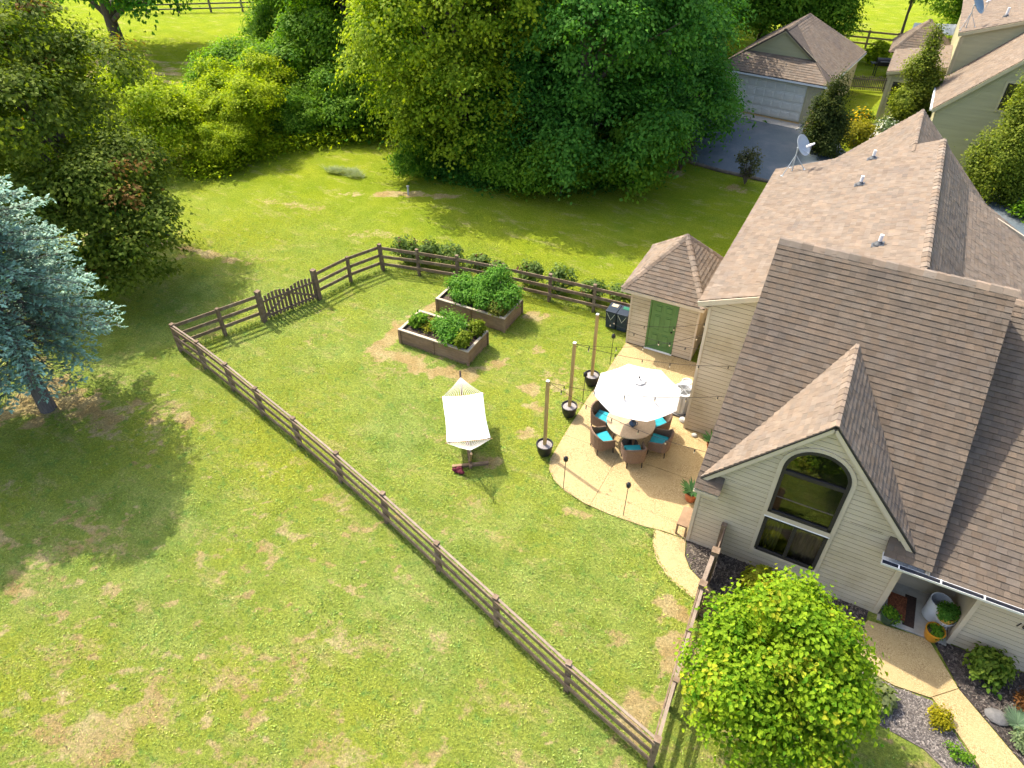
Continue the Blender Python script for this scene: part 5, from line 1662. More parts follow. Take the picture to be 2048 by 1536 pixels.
def crown_cloud(rg, blobs, nclump, lpc, cr, ls, pal, oval=False, droop=0.0, low=-0.6, flat=0.65, inner=0.25, accent=None, sub=9, subr=(.34, .55)):
    """leaf clumps over the surface of a set of ellipsoids"""
    B = np.array(blobs, dtype=float)
    if sub:
        nb = [B * np.array([1, 1, 1, .78, .78, .78])]
        for q in B:
            dd = norm(rg.normal(size=(sub, 3))); dd[:, 2] = np.where(dd[:, 2] < -.35, -dd[:, 2], dd[:, 2])
            s = rg.uniform(subr[0], subr[1], sub)[:, None]
            nb.append(np.concatenate([q[:3] + dd * q[3:6] * (1.02 - s * .55), np.repeat(s, 3, 1) * q[3:6].mean() * np.array([1, 1, .85])], 1))
        B = np.concatenate(nb, 0)
    area = B[:, 3] * B[:, 4] + B[:, 4] * B[:, 5] + B[:, 3] * B[:, 5]
    bi = rg.choice(len(B), size=nclump * 3, p=area / area.sum())
    d = norm(rg.normal(size=(nclump * 3, 3)))
    d[:, 2] = np.where(d[:, 2] < low, -d[:, 2] * .7, d[:, 2])
    rad = np.where(rg.random(nclump * 3) < inner, rg.uniform(.45, .8, nclump * 3), rg.uniform(.84, 1.06, nclump * 3))
    c = B[bi, :3] + d * B[bi, 3:6] * rad[:, None]
    keep = np.ones(len(c), bool)
    for k in range(len(B)):
        q = (c - B[k, :3]) / B[k, 3:6]
        keep &= ~((np.sum(q * q, 1) < .42) & (bi != k))
    keep &= c[:, 2] > 0.15
    ii = np.nonzero(keep)[0][:nclump]
    c, d = c[ii], norm(d[ii] / B[bi[ii], 3:6])
    n = len(c)
    # leaves of each clump
    cs = cr * rg.uniform(.6, 1.35, n)
    off = rg.normal(size=(n, lpc, 3)) * .50
    off[..., 2] *= flat
    P = c[:, None, :] + off * cs[:, None, None]
    P[..., 2] -= droop * cs[:, None] * (off[..., 0] ** 2 + off[..., 1] ** 2)
    P[..., 2] = np.maximum(P[..., 2], .04)
    N = norm(d[:, None, :] * .75 + np.array([0, 0, .6]) + rg.normal(size=(n, lpc, 3)) * .42 + off * .45)
    D = norm(off + d[:, None, :] * .4 + rg.normal(size=(n, lpc, 3)) * .5 + np.array([0, 0, -.25]))
    P, N, D = P.reshape(-1, 3), N.reshape(-1, 3), D.reshape(-1, 3)
    m = len(P)
    L = ls * rg.uniform(.7, 1.35, m); W = L * rg.uniform(.55, .85, m)
    V, F = (leaf_ovals if oval else leaf_quads)(P, N, D, L, W)
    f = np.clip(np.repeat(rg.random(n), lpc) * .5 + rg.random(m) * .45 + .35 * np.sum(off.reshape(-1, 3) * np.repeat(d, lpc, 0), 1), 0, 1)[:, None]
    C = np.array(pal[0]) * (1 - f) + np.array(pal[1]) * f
    if accent is not None:
        cl = np.repeat(rg.random(n) < accent[1], lpc) & (rg.random(m) < .75)
        C[cl] = np.array(accent[0]) * rg.uniform(.7, 1.3, (cl.sum(), 1))
    C = C * rg.uniform(.82, 1.18, (m, 1))
    return V, F, np.repeat(C, 6 if oval else 4, 0)


def limbs(blobs, r, h, seed, lean=(0, 0), n_extra=5):
    rr = random.Random(seed)
    m = MB()
    top = Vector((lean[0], lean[1], h))
    m.tube([(0, 0, -.05), (r * .15, 0, h * .12), Vector((lean[0] * .4, lean[1] * .4, h * .45)), Vector((lean[0] * .8, lean[1] * .8, h * .78)), top], [r * 1.35, r, r * .8, r * .5, r * .2], 9)
    for b in blobs:
        e = Vector(b[:3]) + Vector((rr.uniform(-.3, .3) * b[3], rr.uniform(-.3, .3) * b[4], rr.uniform(-.1, .3) * b[5]))
        f = min(.8, max(.2, (e.z / h) * .55))
        s = Vector((lean[0] * f, lean[1] * f, h * f))
        md = s.lerp(e, .5) + Vector((0, 0, .12 * (e - s).length))
        m.tube([s, md, e], [r * .45, r * .28, r * .08], 6)
        for k in range(2):
            e2 = e + Vector((rr.uniform(-.8, .8) * b[3], rr.uniform(-.8, .8) * b[4], rr.uniform(-.2, .6) * b[5]))
            m.tube([md, md.lerp(e2, .6), e2], [r * .2, r * .12, r * .04], 5)
    return m


def tree(name, label, loc, blobs, nclump, lpc, cr, ls, pal, tr, th, seed, group=None, cat="tree", bark="bark", lean=(0, 0), **kw):
    t = thing(name, label, cat, loc, group=group)
    limbs(blobs, tr, th, seed, lean).mk("trunk", bark, t, True, smooth=True)
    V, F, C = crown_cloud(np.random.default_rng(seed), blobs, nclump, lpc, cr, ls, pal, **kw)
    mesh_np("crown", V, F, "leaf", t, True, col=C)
    return t


def clone(src, label, loc, rz, sc, group=None):
    o = copy_tree(src)
    o.location = loc; o.rotation_euler = (0, 0, rz); o.scale = sc if hasattr(sc, '__len__') else (sc, sc, sc)
    o["label"] = label
    if group: o["group"] = group
    return o


def shrub(name, label, loc, r, h, pal, n, ls, seed, cat="shrub", group=None, lpc=14, stems=5, accent=None, oval=False, flat=.8):
    t = thing(name, label, cat, loc, group=group)
    rr = random.Random(seed)
    m = MB()
    for k in range(stems):
        a = rr.uniform(0, 6.28)
        e = Vector((r * .5 * math.cos(a), r * .5 * math.sin(a), h * rr.uniform(.5, .8)))
        m.tube([(0, 0, -.03), e * .5 + Vector((0, 0, .08 * h)), e], [.022 * max(1, h), .014, .006], 5)
    m.mk("stem", "bark", t, True)
    bl = [(0, 0, h * .52, r, r, h * .48)] + [(r * .45 * math.cos(a), r * .45 * math.sin(a), h * rr.uniform(.35, .7), r * .6, r * .6, h * .32) for a in (rr.uniform(0, 2), rr.uniform(2, 4), rr.uniform(4, 6))]
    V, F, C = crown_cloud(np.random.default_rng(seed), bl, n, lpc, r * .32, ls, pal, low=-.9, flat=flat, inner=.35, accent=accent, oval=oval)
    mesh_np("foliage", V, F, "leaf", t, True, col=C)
    return t


PAL = dict(lit=((.075, .170, .008), (.330, .400, .024)), mid=((.042, .150, .010), (.185, .310, .022)), dark=((.026, .125, .016), (.120, .275, .036)),
           yel=((.120, .215, .005), (.370, .440, .014)), bronze=((.046, .098, .010), (.195, .240, .030)), front=((.060, .175, .006), (.270, .375, .018)),
           ever=((.050, .100, .012), (.230, .270, .030)), veg=((.044, .155, .016), (.165, .325, .045)), fence=((.066, .130, .030), (.190, .260, .070)))

# big trees in the middle: sunlit maple and the dark trees beside it
tree("maple_tree", "tall yellow green maple with sunlit left side at the lawn's far edge", (-20.0, 32.2, 0),
     [(0, 0, 7.5, 4.6, 4.6, 4.6), (-1.6, -1.2, 4.2, 3.4, 3.2, 3.0), (1.8, -1.6, 4.0, 3.0, 2.8, 3.0), (.4, .5, 11.2, 3.4, 3.4, 3.2), (-2.6, .8, 6.8, 2.8, 2.8, 3.0), (0.3, -2.2, 2.4, 2.6, 2.0, 1.6)],
     860, 88, .74, .17, PAL["lit"], .38, 11, 101, droop=.55, inner=.12, flat=.5)
dk = tree("shade_tree", "broad dark green tree behind the lawn, right of the yellow green maple", (-13.6, 33.4, 0),
     [(0, 0, 6.5, 4.6, 4.2, 4.4), (-2.4, -1.4, 3.4, 3.0, 2.6, 2.6), (2.2, -1.2, 3.4, 3.0, 2.6, 2.6), (.5, 1, 10.0, 3.6, 3.6, 3.0), (0, -2.2, 2.2, 3.2, 2.0, 1.9), (3.2, .4, 7.2, 2.6, 2.6, 2.6)],
     760, 86, .76, .17, PAL["dark"], .42, 10.5, 103, droop=.4, inner=.12, flat=.45)
clone(dk, "dark green tree overhanging the garage roof's left corner", (-11.6, 40.0, 0), 2.1, (1.0, 1.0, .85), "dark trees along the lawn edge")
dk["group"] = "dark trees along the lawn edge"
clone(dk, "dark tree behind the maple, filling the gap at the top middle", (-22.5, 40.5, 0), 4.0, (1.05, 1.05, 1.1), "dark trees along the lawn edge")
clone(dk, "dark tree rising behind the broad shade tree", (-15.5, 43.5, 0), .9, (1.15, 1.15, 1.0), "dark trees along the lawn edge")
md = tree("woodland_tree", "leafy mid green tree above the creek bushes, left of the maple", (-31.0, 37.0, 0),
     [(0, 0, 6.0, 3.6, 3.6, 3.6), (-1.6, -1, 3.4, 2.6, 2.4, 2.2), (1.6, -1.2, 3.2, 2.6, 2.2, 2.2), (.3, .3, 9.0, 3.0, 3.0, 2.8), (0, -1.8, 1.8, 2.6, 1.8, 1.6)],
     600, 76, .76, .19, PAL["mid"], .28, 9, 105, droop=.4, inner=.12, flat=.45)
md["group"] = "woodland trees behind the creek"
WL = [(-27.2, 39.2, 3.0, 1.05, "mid green tree tucked behind the maple's left side"), (-35.5, 41.0, 1.2, 1.0, "mid green tree third from the maple along the woodland edge"),
      (-38.5, 40.5, 4.1, .8, "slender mid green tree beside the meadow gap"), (-30.0, 46.0, 5.0, 1.25, "tall mid green tree deep in the woodland behind the creek"),
      (-42.0, 49.0, .3, 1.2, "mid green tree at the far side of the meadow gap"), (-24.0, 50.0, 2.0, 1.3, "tall mid green tree at the frame's top behind the maple"),
      (-10.5, 62.0, 1.0, 1.15, "mid green tree behind the garage ridge"), (-14.5, 56.0, 3.6, 1.2, "mid green tree behind the garage's left roof slope"),
      (-5.8, 63.5, 5.2, 1.0, "mid green tree between garage roof and the far meadow"), (3.6, 70.0, 2.6, 1.05, "mid green tree behind the metal canopy"),
      (7.0, 74.0, .2, 1.1, "mid green tree behind the neighbouring roof"), (-18.0, 66.0, 4.4, 1.4, "distant mid green tree at the top middle of the view")]
for (x, y, rz, s, lab) in WL:
    clone(md, lab, (x, y, 0), rz, s, "woodland trees behind the creek")
# shade tree standing in the meadow, trunk visible
tree("meadow_tree", "spreading shade tree with bare dark trunk in the far left meadow", (-55.0, 38.2, 0),
     [(0, 1, 5.6, 5.5, 5.0, 2.8), (-4.4, 0, 4.0, 3.2, 3.0, 2.0), (4.6, 1, 3.8, 3.0, 3.0, 2.1), (1.5, 3.5, 4.6, 3.6, 2.8, 2.2)], 330, 44, 1.0, .30, PAL["dark"], .5, 7, 107, low=-.5)
# left: bronze tree, yellow bushes, spruces
tree("beech_tree", "large dense bronze green tree behind the blue spruces", (-29.0, 16.2, 0),
     [(-.4, -.2, 5.2, 4.2, 4.0, 3.8), (2.8, -.9, 2.8, 3.1, 2.9, 2.5), (-3.2, -.4, 4.6, 3.0, 3.2, 3.2), (-1.4, -.4, 7.8, 3.0, 3.0, 2.4), (4.9, -1.3, 2.0, 2.0, 2.1, 1.7), (2.2, -2.8, 2.4, 2.4, 2.0, 2.0), (.5, -2.0, 1.9, 3.0, 2.4, 1.8)],
     1050, 84, .58, .15, PAL["bronze"], .4, 8.5, 111, accent=((.18, .10, .022), .03), inner=.12, flat=.5)
yb_ = tree("creek_bush", "sunlit yellow green bush behind the bronze tree", (-35.2, 24.4, 0),
     [(0, 0, 2.2, 2.6, 2.4, 2.0), (-1.8, .6, 2.8, 1.9, 1.8, 1.8), (1.7, -.4, 1.6, 1.7, 1.6, 1.4), (.2, -1.3, 1.3, 1.9, 1.4, 1.2)], 360, 64, .50, .15, PAL["yel"], .10, 3.0, 113, cat="bush", inner=.3)
yb_["group"] = "bushes along the creek"
for (x, y, rz, s, lab) in ((-39.6, 22.0, 1.0, 1.0, "tall yellow green bush at the bronze tree's upper left"), (-47.5, 25.0, 2.2, 1.6, "yellow green tree-sized bush near the left frame edge"),
                           (-32.6, 28.6, 3.3, .85, "yellow green bush where the lawn meets the creek"), (-34.4, 30.6, 4.0, .9, "yellow green bush beside the shaded creek gap"),
                           (-31.2, 26.0, 5.0, .55, "low yellow green bush at the lawn's far left rim")):
    clone(yb_, lab, (x, y, 0), rz, s, "bushes along the creek")
gb_ = tree("creek_bush", "dark green rounded bush at the lawn edge left of the maple", (-28.6, 33.0, 0),
     [(0, 0, 1.7, 2.2, 2.0, 1.7), (-1.4, .4, 1.5, 1.6, 1.5, 1.4), (1.4, -.3, 1.3, 1.5, 1.4, 1.2)], 280, 64, .48, .15, PAL["mid"], .09, 2.2, 115, cat="bush", inner=.3)
gb_["group"] = "bushes along the creek"
for (x, y, rz, s, lab) in ((-33.0, 33.2, 1.0, 1.2, "dark green bush in front of the woodland trees"), (-25.4, 36.0, 2.5, 1.3, "dark green bush in the shade behind the maple"),
                           (-30.6, 30.6, .5, .75, "small dark green bush at the lawn's creek corner"), (-17.4, 30.6, 3.0, .85, "low dark bush at the foot of the shade tree"),
                           (-21.0, 29.9, 1.9, .62, "low green bush at the foot of the maple"), (-13.5, 30.9, 4.4, .9, "dark bush in front of the shade tree trunk"), (-10.6, 33.6, 5.3, 1.05, "dark bush between shade tree and driveway corner"),
                           (-12.6, 47.5, .8, .9, "green bush left of the garage wall"), (-13.5, 43.0, 2.8, 1.0, "green bush on the far side of the driveway corner"),
                           (-37.2, 33.4, 3.9, 1.1, "dark green bush beside the old wire fence")):
    clone(gb_, lab, (x, y, 0), rz, s, "bushes along the creek")


def spruce(name, label, loc, h, rb, seed, z0=1.2, dens=1.0):
    """whorls of drooping boughs: grey twigs inside, blue needle sprays outside"""
    rr = random.Random(seed); rg = np.random.default_rng(seed)
    t = thing(name, label, "spruce", loc, group="blue spruces")
    MB().tube([(0, 0, -.05), (.02, .05, h * .3), (-.02, 0, h * .7), (0, 0, h)], [.26, .20, .10, .02], 10).mk("trunk", "pine_bark", t, True, smooth=True)
    bm = MB(); P, N, D, Lf, C = [], [], [], [], []
    z = z0
    while z < h - .15:
        f = (z - z0) / (h - z0)
        r = rb * (1 - f ** 1.35) ** .9 * (0.72 + .28 * min(1, f * 6)) + .12
        n = int((7 + 4 * (1 - f)) * dens)
        for k in range(n):
            a = 2 * math.pi * (k + rr.random() * .8) / n
            L = r * rr.uniform(.78, 1.1)
            u = Vector((math.cos(a), math.sin(a), 0)); s_ = Vector((-u.y, u.x, 0))
            dr = (.30 - .34 * f) * L
            pts = [Vector((0, 0, z)) + u * (L * q) + Vector((0, 0, -dr * q * q * 1.3 + .12 * L * (q ** 4))) for q in (0, .3, .6, 1.0)]
            bm.tube(pts, [.035 * (1 - f) + .012, .02, .012, .004], 5)
            # side twigs
            m = int(7 + 9 * L / 2)
            for j in range(m):
                q = .22 + .78 * (j + rr.random()) / m
                i0 = min(2, int(q * 3)); b0 = pts[i0].lerp(pts[i0 + 1], min(1, max(0, q * 3.0 - i0)))
                for sd in (-1, 1):
                    tl = (.30 + .55 * (1 - q)) * min(1, L / 1.6) * rr.uniform(.6, 1.1)
                    d = (u * rr.uniform(.5, .9) + s_ * sd * rr.uniform(.6, 1.0) + Vector((0, 0, -.22 + .1 * f))).normalized()
                    e = b0 + d * tl
                    if q < .50 or rr.random() < .16:
                        bm.tube([b0, e], [.008, .003], 3, cap=False)
                        if rr.random() < .65: continue
                    ns = max(5, int(tl / .038 * dens))
                    for w_ in range(ns):
                        g = (w_ + rr.random()) / ns
                        p = b0.lerp(e, g)
                        P.append(p); nn = Vector((rr.gauss(0, .45), rr.gauss(0, .45), 1)); N.append(nn)
                        D.append(d + Vector((rr.gauss(0, .5), rr.gauss(0, .5), rr.gauss(0, .25))))
                        Lf.append(rr.uniform(.09, .17))
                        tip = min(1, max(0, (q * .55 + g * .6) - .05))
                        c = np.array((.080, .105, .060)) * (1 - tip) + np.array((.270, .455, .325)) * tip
                        C.append(c * rr.uniform(.75, 1.25))
        z += .38 * (1 - f * .3) * rr.uniform(.8, 1.15)
    for k in range(26):
        a = rr.uniform(0, 6.28); zz = rr.uniform(.9, z0 + .3); L = rr.uniform(.8, 2.2)
        u = Vector((math.cos(a), math.sin(a), 0)); e1 = Vector((0, 0, zz)) + u * L + Vector((0, 0, -.28 * L))
        bm.tube([(0, 0, zz), Vector((0, 0, zz)).lerp(e1, .5) + Vector((0, 0, .08)), e1], [.018, .01, .004], 4)
        for q in range(9):
            b0 = Vector((0, 0, zz)).lerp(e1, .25 + .08 * q); d2 = Vector((u.x + rr.gauss(0, .6), u.y + rr.gauss(0, .6), -.3)).normalized()
            bm.tube([b0, b0 + d2 * rr.uniform(.3, .6)], [.006, .002], 3, cap=False)
    bm.mk("boughs", "pine_bark", t, True)
    P, N, D, Lf = np.array(P), norm(np.array(N)), norm(np.array(D)), np.array(Lf)
    V, F = leaf_quads(P, N, D, Lf, Lf * .5, .3)
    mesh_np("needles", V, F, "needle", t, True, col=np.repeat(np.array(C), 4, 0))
    return t


spruce("blue_spruce", "blue green spruce with bare lower trunk at the left frame edge", (-21.6, 8.15, 0), 10.6, 3.5, 121, 2.7)
spruce("blue_spruce", "blue spruce beyond the left frame edge whose shadow crosses the lawn", (-24.6, 6.0, 0), 11.5, 2.7, 122, 2.6)


def arbor(name, label, loc, h, r, seed, pal, n=260):
    t = thing(name, label, "evergreen", loc, group="columnar evergreens")
    MB().tube([(0, 0, -.05), (0, 0, h * .8)], [.10, .02], 7).mk("trunk", "bark", t, True)
    bl = []
    k = 7
    rr = random.Random(seed)
    for i in range(k):
        f = i / (k - 1)
        rad = r * (1.0 - .80 * f ** 1.4) * (0.8 + .2 * min(1, f * 6))
        bl.append((rr.uniform(-.12, .12) * r, rr.uniform(-.12, .12) * r, h * (.10 + .82 * f), rad, rad, h / k * .95))
    V, F, C = crown_cloud(np.random.default_rng(seed), bl, n, 60, r * .26, .105, pal, low=-.9, flat=1.25, inner=.25)
    mesh_np("foliage", V, F, "leaf", t, True, col=C)
    return t


arbor("arborvitae", "dark columnar evergreen beside the garage's right corner", (-2.75, 42.6, 0), 4.0, 1.25, 131, ((.022, .046, .012), (.085, .105, .024)), 330)
arbor("arborvitae", "slim evergreen in front of the neighbouring porch", (1.15, 47.6, 0), 5.6, 1.25, 132, PAL["ever"], 380)
arbor("arborvitae", "widest columnar evergreen against the neighbouring olive wall", (5.75, 40.3, 0), 6.3, 1.55, 133, PAL["ever"], 560)
arbor("arborvitae", "columnar evergreen at the right frame edge by the olive wall", (8.0, 41.5, 0), 6.5, 1.4, 134, PAL["ever"], 420)


def thin_shrub(label, loc, h, r, seed):
    t = thing("young_cypress", label, "shrub", loc, group="sparse young shrubs by the driveway")
    rr = random.Random(seed); m = MB()
    for k in range(46):
        a = rr.uniform(0, 6.28); f = rr.random()
        e = Vector((r * math.cos(a) * rr.uniform(.3, 1), r * math.sin(a) * rr.uniform(.3, 1), h * rr.uniform(.35, 1)))
        m.tube([(0, 0, 0), e * .45 + Vector((0, 0, .1)), e], [.018, .01, .004], 4)
    m.mk("twigs", "bark", t, True)
    V, F, C = crown_cloud(np.random.default_rng(seed), [(0, 0, h * .55, r, r, h * .45)], 70, 14, r * .35, .11, ((.06, .07, .03), (.13, .13, .06)), low=-.9, inner=.5)
    mesh_np("foliage", V, F, "leaf", t, True, col=C)


thin_shrub("sparse twiggy shrub beside the driveway edge near the roof", (-5.45, 36.3, 0), 1.9, .55, 141)
thin_shrub("sparse twiggy shrub at the driveway's left corner", (-8.95, 36.5, 0), 1.7, .75, 142)

# sapling behind the pavilion
tree("sapling", "young tree with forked bare trunk behind the far rail fence", (-.9, 69.0, 0), [(-.8, 0, 4.6, 1.5, 1.5, 1.2), (.7, .2, 5.2, 1.4, 1.4, 1.2), (.4, 0, 3.6, .9, .9, .7)], 130, 24, .6, .26, PAL["mid"], .12, 4.6, 145)

# the leafy tree in front
rr = random.Random(19)
FB_ = [(0, 0, 2.0, .95, .95, .9)]
for k in range(17):
    a = k * 2.4 + rr.uniform(-.3, .3); q = math.sqrt((k + .5) / 17)
    zz = 3.25 - 1.75 * q * q + rr.uniform(-.25, .35)
    r_ = rr.uniform(.42, .74)
    FB_.append((1.62 * q * math.cos(a) - .02, 1.40 * q * math.sin(a), zz, r_ * 1.05, r_ * 1.05, r_ * rr.uniform(.75, 1.1)))
tree("linden_tree", "bright yellow green young tree in front of the gable wall", (1.46, 8.80, 0), FB_,
     700, 46, .28, .090, PAL["front"], .085, 2.7, 151, oval=True, inner=.2, accent=((.36, .38, .025), .10), flat=.8, sub=5, subr=(.35, .6))

# shrubs behind the back fence
for i, (x, y, r, h) in enumerate(((-16.55, 21.5, .48, 1.15), (-15.55, 21.75, .46, 1.2), (-14.5, 22.0, .5, 1.15), (-13.25, 22.1, .38, .95), (-12.3, 22.1, .3, .8), (-10.9, 22.25, .45, 1.15), (-9.55, 22.4, .48, 1.15), (-8.2, 22.4, .4, .9), (-7.0, 22.5, .5, 1.0))):
    ords = ["first", "second", "third", "fourth", "fifth", "sixth", "seventh", "eighth", "ninth"]
    shrub("young_shrub", f"young grey green shrub behind the back fence, {ords[i]} from the corner post", (x, y, 0), r, h, PAL["fence"], 85, .11, 160 + i, group="shrubs behind the back fence",
          accent=((.12, .05, .035), .06))
# vegetables
def bedplant(label, x, y, r, h, pal, n, ls, seed, group, lpc=14, flat=.8):
    shrub("vegetable_plant", label, (x, y, .52), r * 1.08, h * 1.15, pal, n, ls, seed, "vegetable", group, lpc, 3, flat=flat)


G1, G2 = "plants in the hammock side bed", "plants in the fence side bed"
bedplant("broad leafy greens in the left end of the near bed", -12.95, 17.25, .26, .42, PAL["mid"], 40, .13, 171, G1)
bedplant("low yellow herb patch in the near bed", -12.4, 17.25, .36, .20, ((.14, .17, .01), (.30, .29, .02)), 60, .06, 172, G1)
bedplant("feathery dark green plant in the middle of the near bed", -11.7, 17.35, .52, .60, PAL["veg"], 150, .08, 173, G1)
bedplant("feathery plant at the near bed's front edge", -11.35, 17.0, .42, .50, PAL["veg"], 110, .08, 174, G1)
bedplant("upright lime green herb in the near bed's back right corner", -10.75, 17.65, .24, .50, ((.08, .14, .01), (.20, .25, .02)), 70, .09, 175, G1, flat=1.6)
bedplant("upright lime green herb in the near bed's front right corner", -10.78, 16.82, .24, .45, ((.08, .14, .01), (.20, .25, .02)), 70, .09, 176, G1, flat=1.6)
for i, (x, y, r, h) in enumerate(((-12.75, 19.9, .48, .55), (-12.3, 19.4, .42, .42), (-11.9, 20.0, .5, .6), (-11.4, 19.5, .5, .6), (-11.2, 20.1, .48, 1.15), (-10.75, 19.75, .55, .75), (-10.7, 19.3, .38, .4), (-12.1, 19.95, .4, .5))):
    lab = ["tomato plant at the left back of the far bed", "low tomato plant at the far bed's front left", "tomato plant in the middle back of the far bed", "tomato plant in the middle front of the far bed", "tallest tomato plant in the far bed", "bushy tomato plant spilling over the far bed's right end", "low plant in the far bed's front right corner", "tomato plant left of the tallest one in the far bed"][i]
    bedplant(lab, x, y, r, h, (PAL["veg"] if i != 6 else ((.08, .12, .02), (.22, .22, .04))), int(160 * r / .5), .085, 180 + i, G2)


def spiky(parent, z, r, n, seed, pal=((.03, .09, .03), (.10, .20, .07)), up=.6, wd=.17):
    rg = np.random.default_rng(seed)
    a = rg.uniform(0, 6.28, n); e = rg.uniform(.2, 1.2, n)
    D = np.stack([np.cos(a) * np.cos(e), np.sin(a) * np.cos(e), np.sin(e) * up + .1], 1)
    N = norm(np.stack([-np.cos(a) * .6, -np.sin(a) * .6, np.ones(n)], 1))
    P = np.tile([0, 0, z], (n, 1)) + D * .02
    L = r * rg.uniform(.7, 1.2, n)
    V, F = leaf_quads(P, N, norm(D), L, L * wd, .3)
    f = rg.random((n, 1))
    mesh_np("leaves", V, F, "leaf", parent, True, col=np.repeat(np.array(pal[0]) * (1 - f) + np.array(pal[1]) * f, 4, 0))


spiky(POT_T1, .27, .42, 46, 1)
spiky(POT_T2, .30, .42, 46, 2)
for p_, z, r, n_, pal, sd in ((POT_G, .27, .17, 60, PAL["mid"], 3), (POT_O, .29, .14, 45, PAL["mid"], 4), (POT_Y, .30, .22, 110, PAL["veg"], 5)):
    V, F, C = crown_cloud(np.random.default_rng(sd), [(0, 0, z, r, r, r * .75)], n_, 12, .06, .055, pal, low=-.3)
    mesh_np("leaves", V, F, "leaf", p_, True, col=C)
# front beds
shrub("hydrangea", "leafy green hydrangea against the right house wall", (5.80, 12.20, 0), .38, .62, ((.05, .12, .012), (.17, .23, .03)), 130, .10, 201, oval=True)
shrub("barberry", "small bright yellow shrub in the grey mulch", (4.92, 10.52, 0), .22, .34, ((.16, .17, .008), (.42, .36, .015)), 70, .05, 202)
shrub("ground_cover", "low green ground cover below the yellow shrub", (5.35, 9.95, 0), .26, .16, PAL["mid"], 60, .05, 203)
shrub("hosta", "variegated hosta hidden beside the front tree", (3.55, 10.35, 0), .34, .35, ((.10, .15, .04), (.30, .32, .14)), 60, .16, 204)
shrub("red_barberry", "small rust coloured shrub at the right frame edge", (6.55, 11.75, 0), .22, .34, ((.09, .04, .015), (.22, .10, .03)), 60, .05, 205)
shrub("sedum", "pale green low plant at the right frame edge", (6.6, 10.85, 0), .26, .28, ((.10, .16, .07), (.26, .32, .16)), 70, .06, 206)
t = thing("grass_clump", "blue green ornamental grass clump in the right bed", "ornamental grass", (6.45, 11.25, 0)); spiky(t, .02, .36, 420, 7, ((.09, .17, .09), (.26, .36, .22)), 1.0, .05)
shrub("hosta", "yellow hosta in the mulch under the arched window", (.65, 12.1, 0), .34, .45, ((.13, .18, .012), (.34, .34, .03)), 60, .17, 207, oval=True)
for i, (x, y) in enumerate(((4.98, 12.3), (5.3, 11.62), (5.75, 11.2))):
    shrub("seedling", ["tiny green seedling by the porch corner", "tiny green seedling at the path edge joint", "tiny green seedling further along the path edge"][i], (x, y, 0), .10, .12, PAL["mid"], 14, .045, 210 + i, group="seedlings in the right bed")
shrub("white_flowers", "low plant with white blooms beside the cooling unit", (-2.75, 18.25, 0), .22, .35, ((.05, .10, .03), (.14, .20, .07)), 50, .06, 214, accent=((.75, .75, .68), .3))
# neighbour's plants
shrub("golden_shrub", "rounded golden shrub between garage and neighbouring porch", (-1.15, 44.6, 0), .85, 1.3, ((.14, .15, .012), (.34, .30, .024)), 150, .14, 220)
shrub("day_lilies", "clump of yellow day lilies on the neighbouring path", (-1.35, 48.2, 0), .8, .7, ((.07, .12, .015), (.15, .20, .03)), 90, .16, 221, accent=((.75, .50, .02), .33))
shrub("white_shrub", "white flowering shrub by the neighbouring porch step", (.2, 46.9, 0), .6, 1.0, ((.05, .10, .04), (.16, .22, .10)), 90, .12, 222, accent=((.75, .76, .72), .3))
shrub("garden_shrub", "bright green shrub behind the picket fence", (-1.9, 62.0, 0), .8, 1.5, PAL["yel"], 100, .2, 223)
shrub("garden_shrub", "dark green shrub under the olive wall at the right edge", (7.6, 42.6, 0), .9, 1.1, PAL["mid"], 130, .16, 224)
shrub("garden_shrub", "low dark shrub beside the neighbouring driveway at the right edge", (7.4, 38.6, 0), .7, .8, PAL["mid"], 90, .14, 225)
sheet("stone_path", [(-.6, 45.6), (.1, 45.2), (.6, 46.6), (-.2, 48.8), (-1.0, 48.6)], -.02, .015, "pale_rock", label="pale stone path by the neighbouring porch", cat="path")
# ornamental grass mound on the lawn and a stake
t = thing("grass_mound", "pale tuft of long unmown grass on the far lawn", "grass tuft", (-24.5, 27.6, 0))
for dx, dy in ((.5, .1), (-.5, .15), (.1, .4), (-.9, 0.1)):
    rg_ = np.random.default_rng(int(abs(dx) * 100 + 3))
    n = 420; a = rg_.uniform(0, 6.28, n)
    D = norm(np.stack([np.cos(a), np.sin(a), rg_.uniform(.3, 1.2, n)], 1))
    V, F = leaf_quads(np.array([dx, dy, 0]) + rg_.normal(size=(n, 3)) * np.array([.25, .12, 0]), norm(np.stack([-np.cos(a) * .5, -np.sin(a) * .5, np.ones(n)], 1)), D, rg_.uniform(.25, .5, n), rg_.uniform(.012, .03, n))
    f = rg_.random((n, 1)); mesh_np("leaves", V, F, "leaf", t, True, col=np.repeat(np.array((.18, .25, .10)) * (1 - f) + np.array((.38, .42, .24)) * f, 4, 0))
st_ = MB(); st_.tube([(-20.2, 27.1, 0), (-20.25, 27.2, .45)], .05, 7); st_.lathe((-20.25, 27.2, .42), [(.07, 0), (.07, .04), (0, .05)], 8)
tag(st_.mk("marker_stake", "pale_rock"), "short pale marker stake on the bare patch by the maple", "stake")

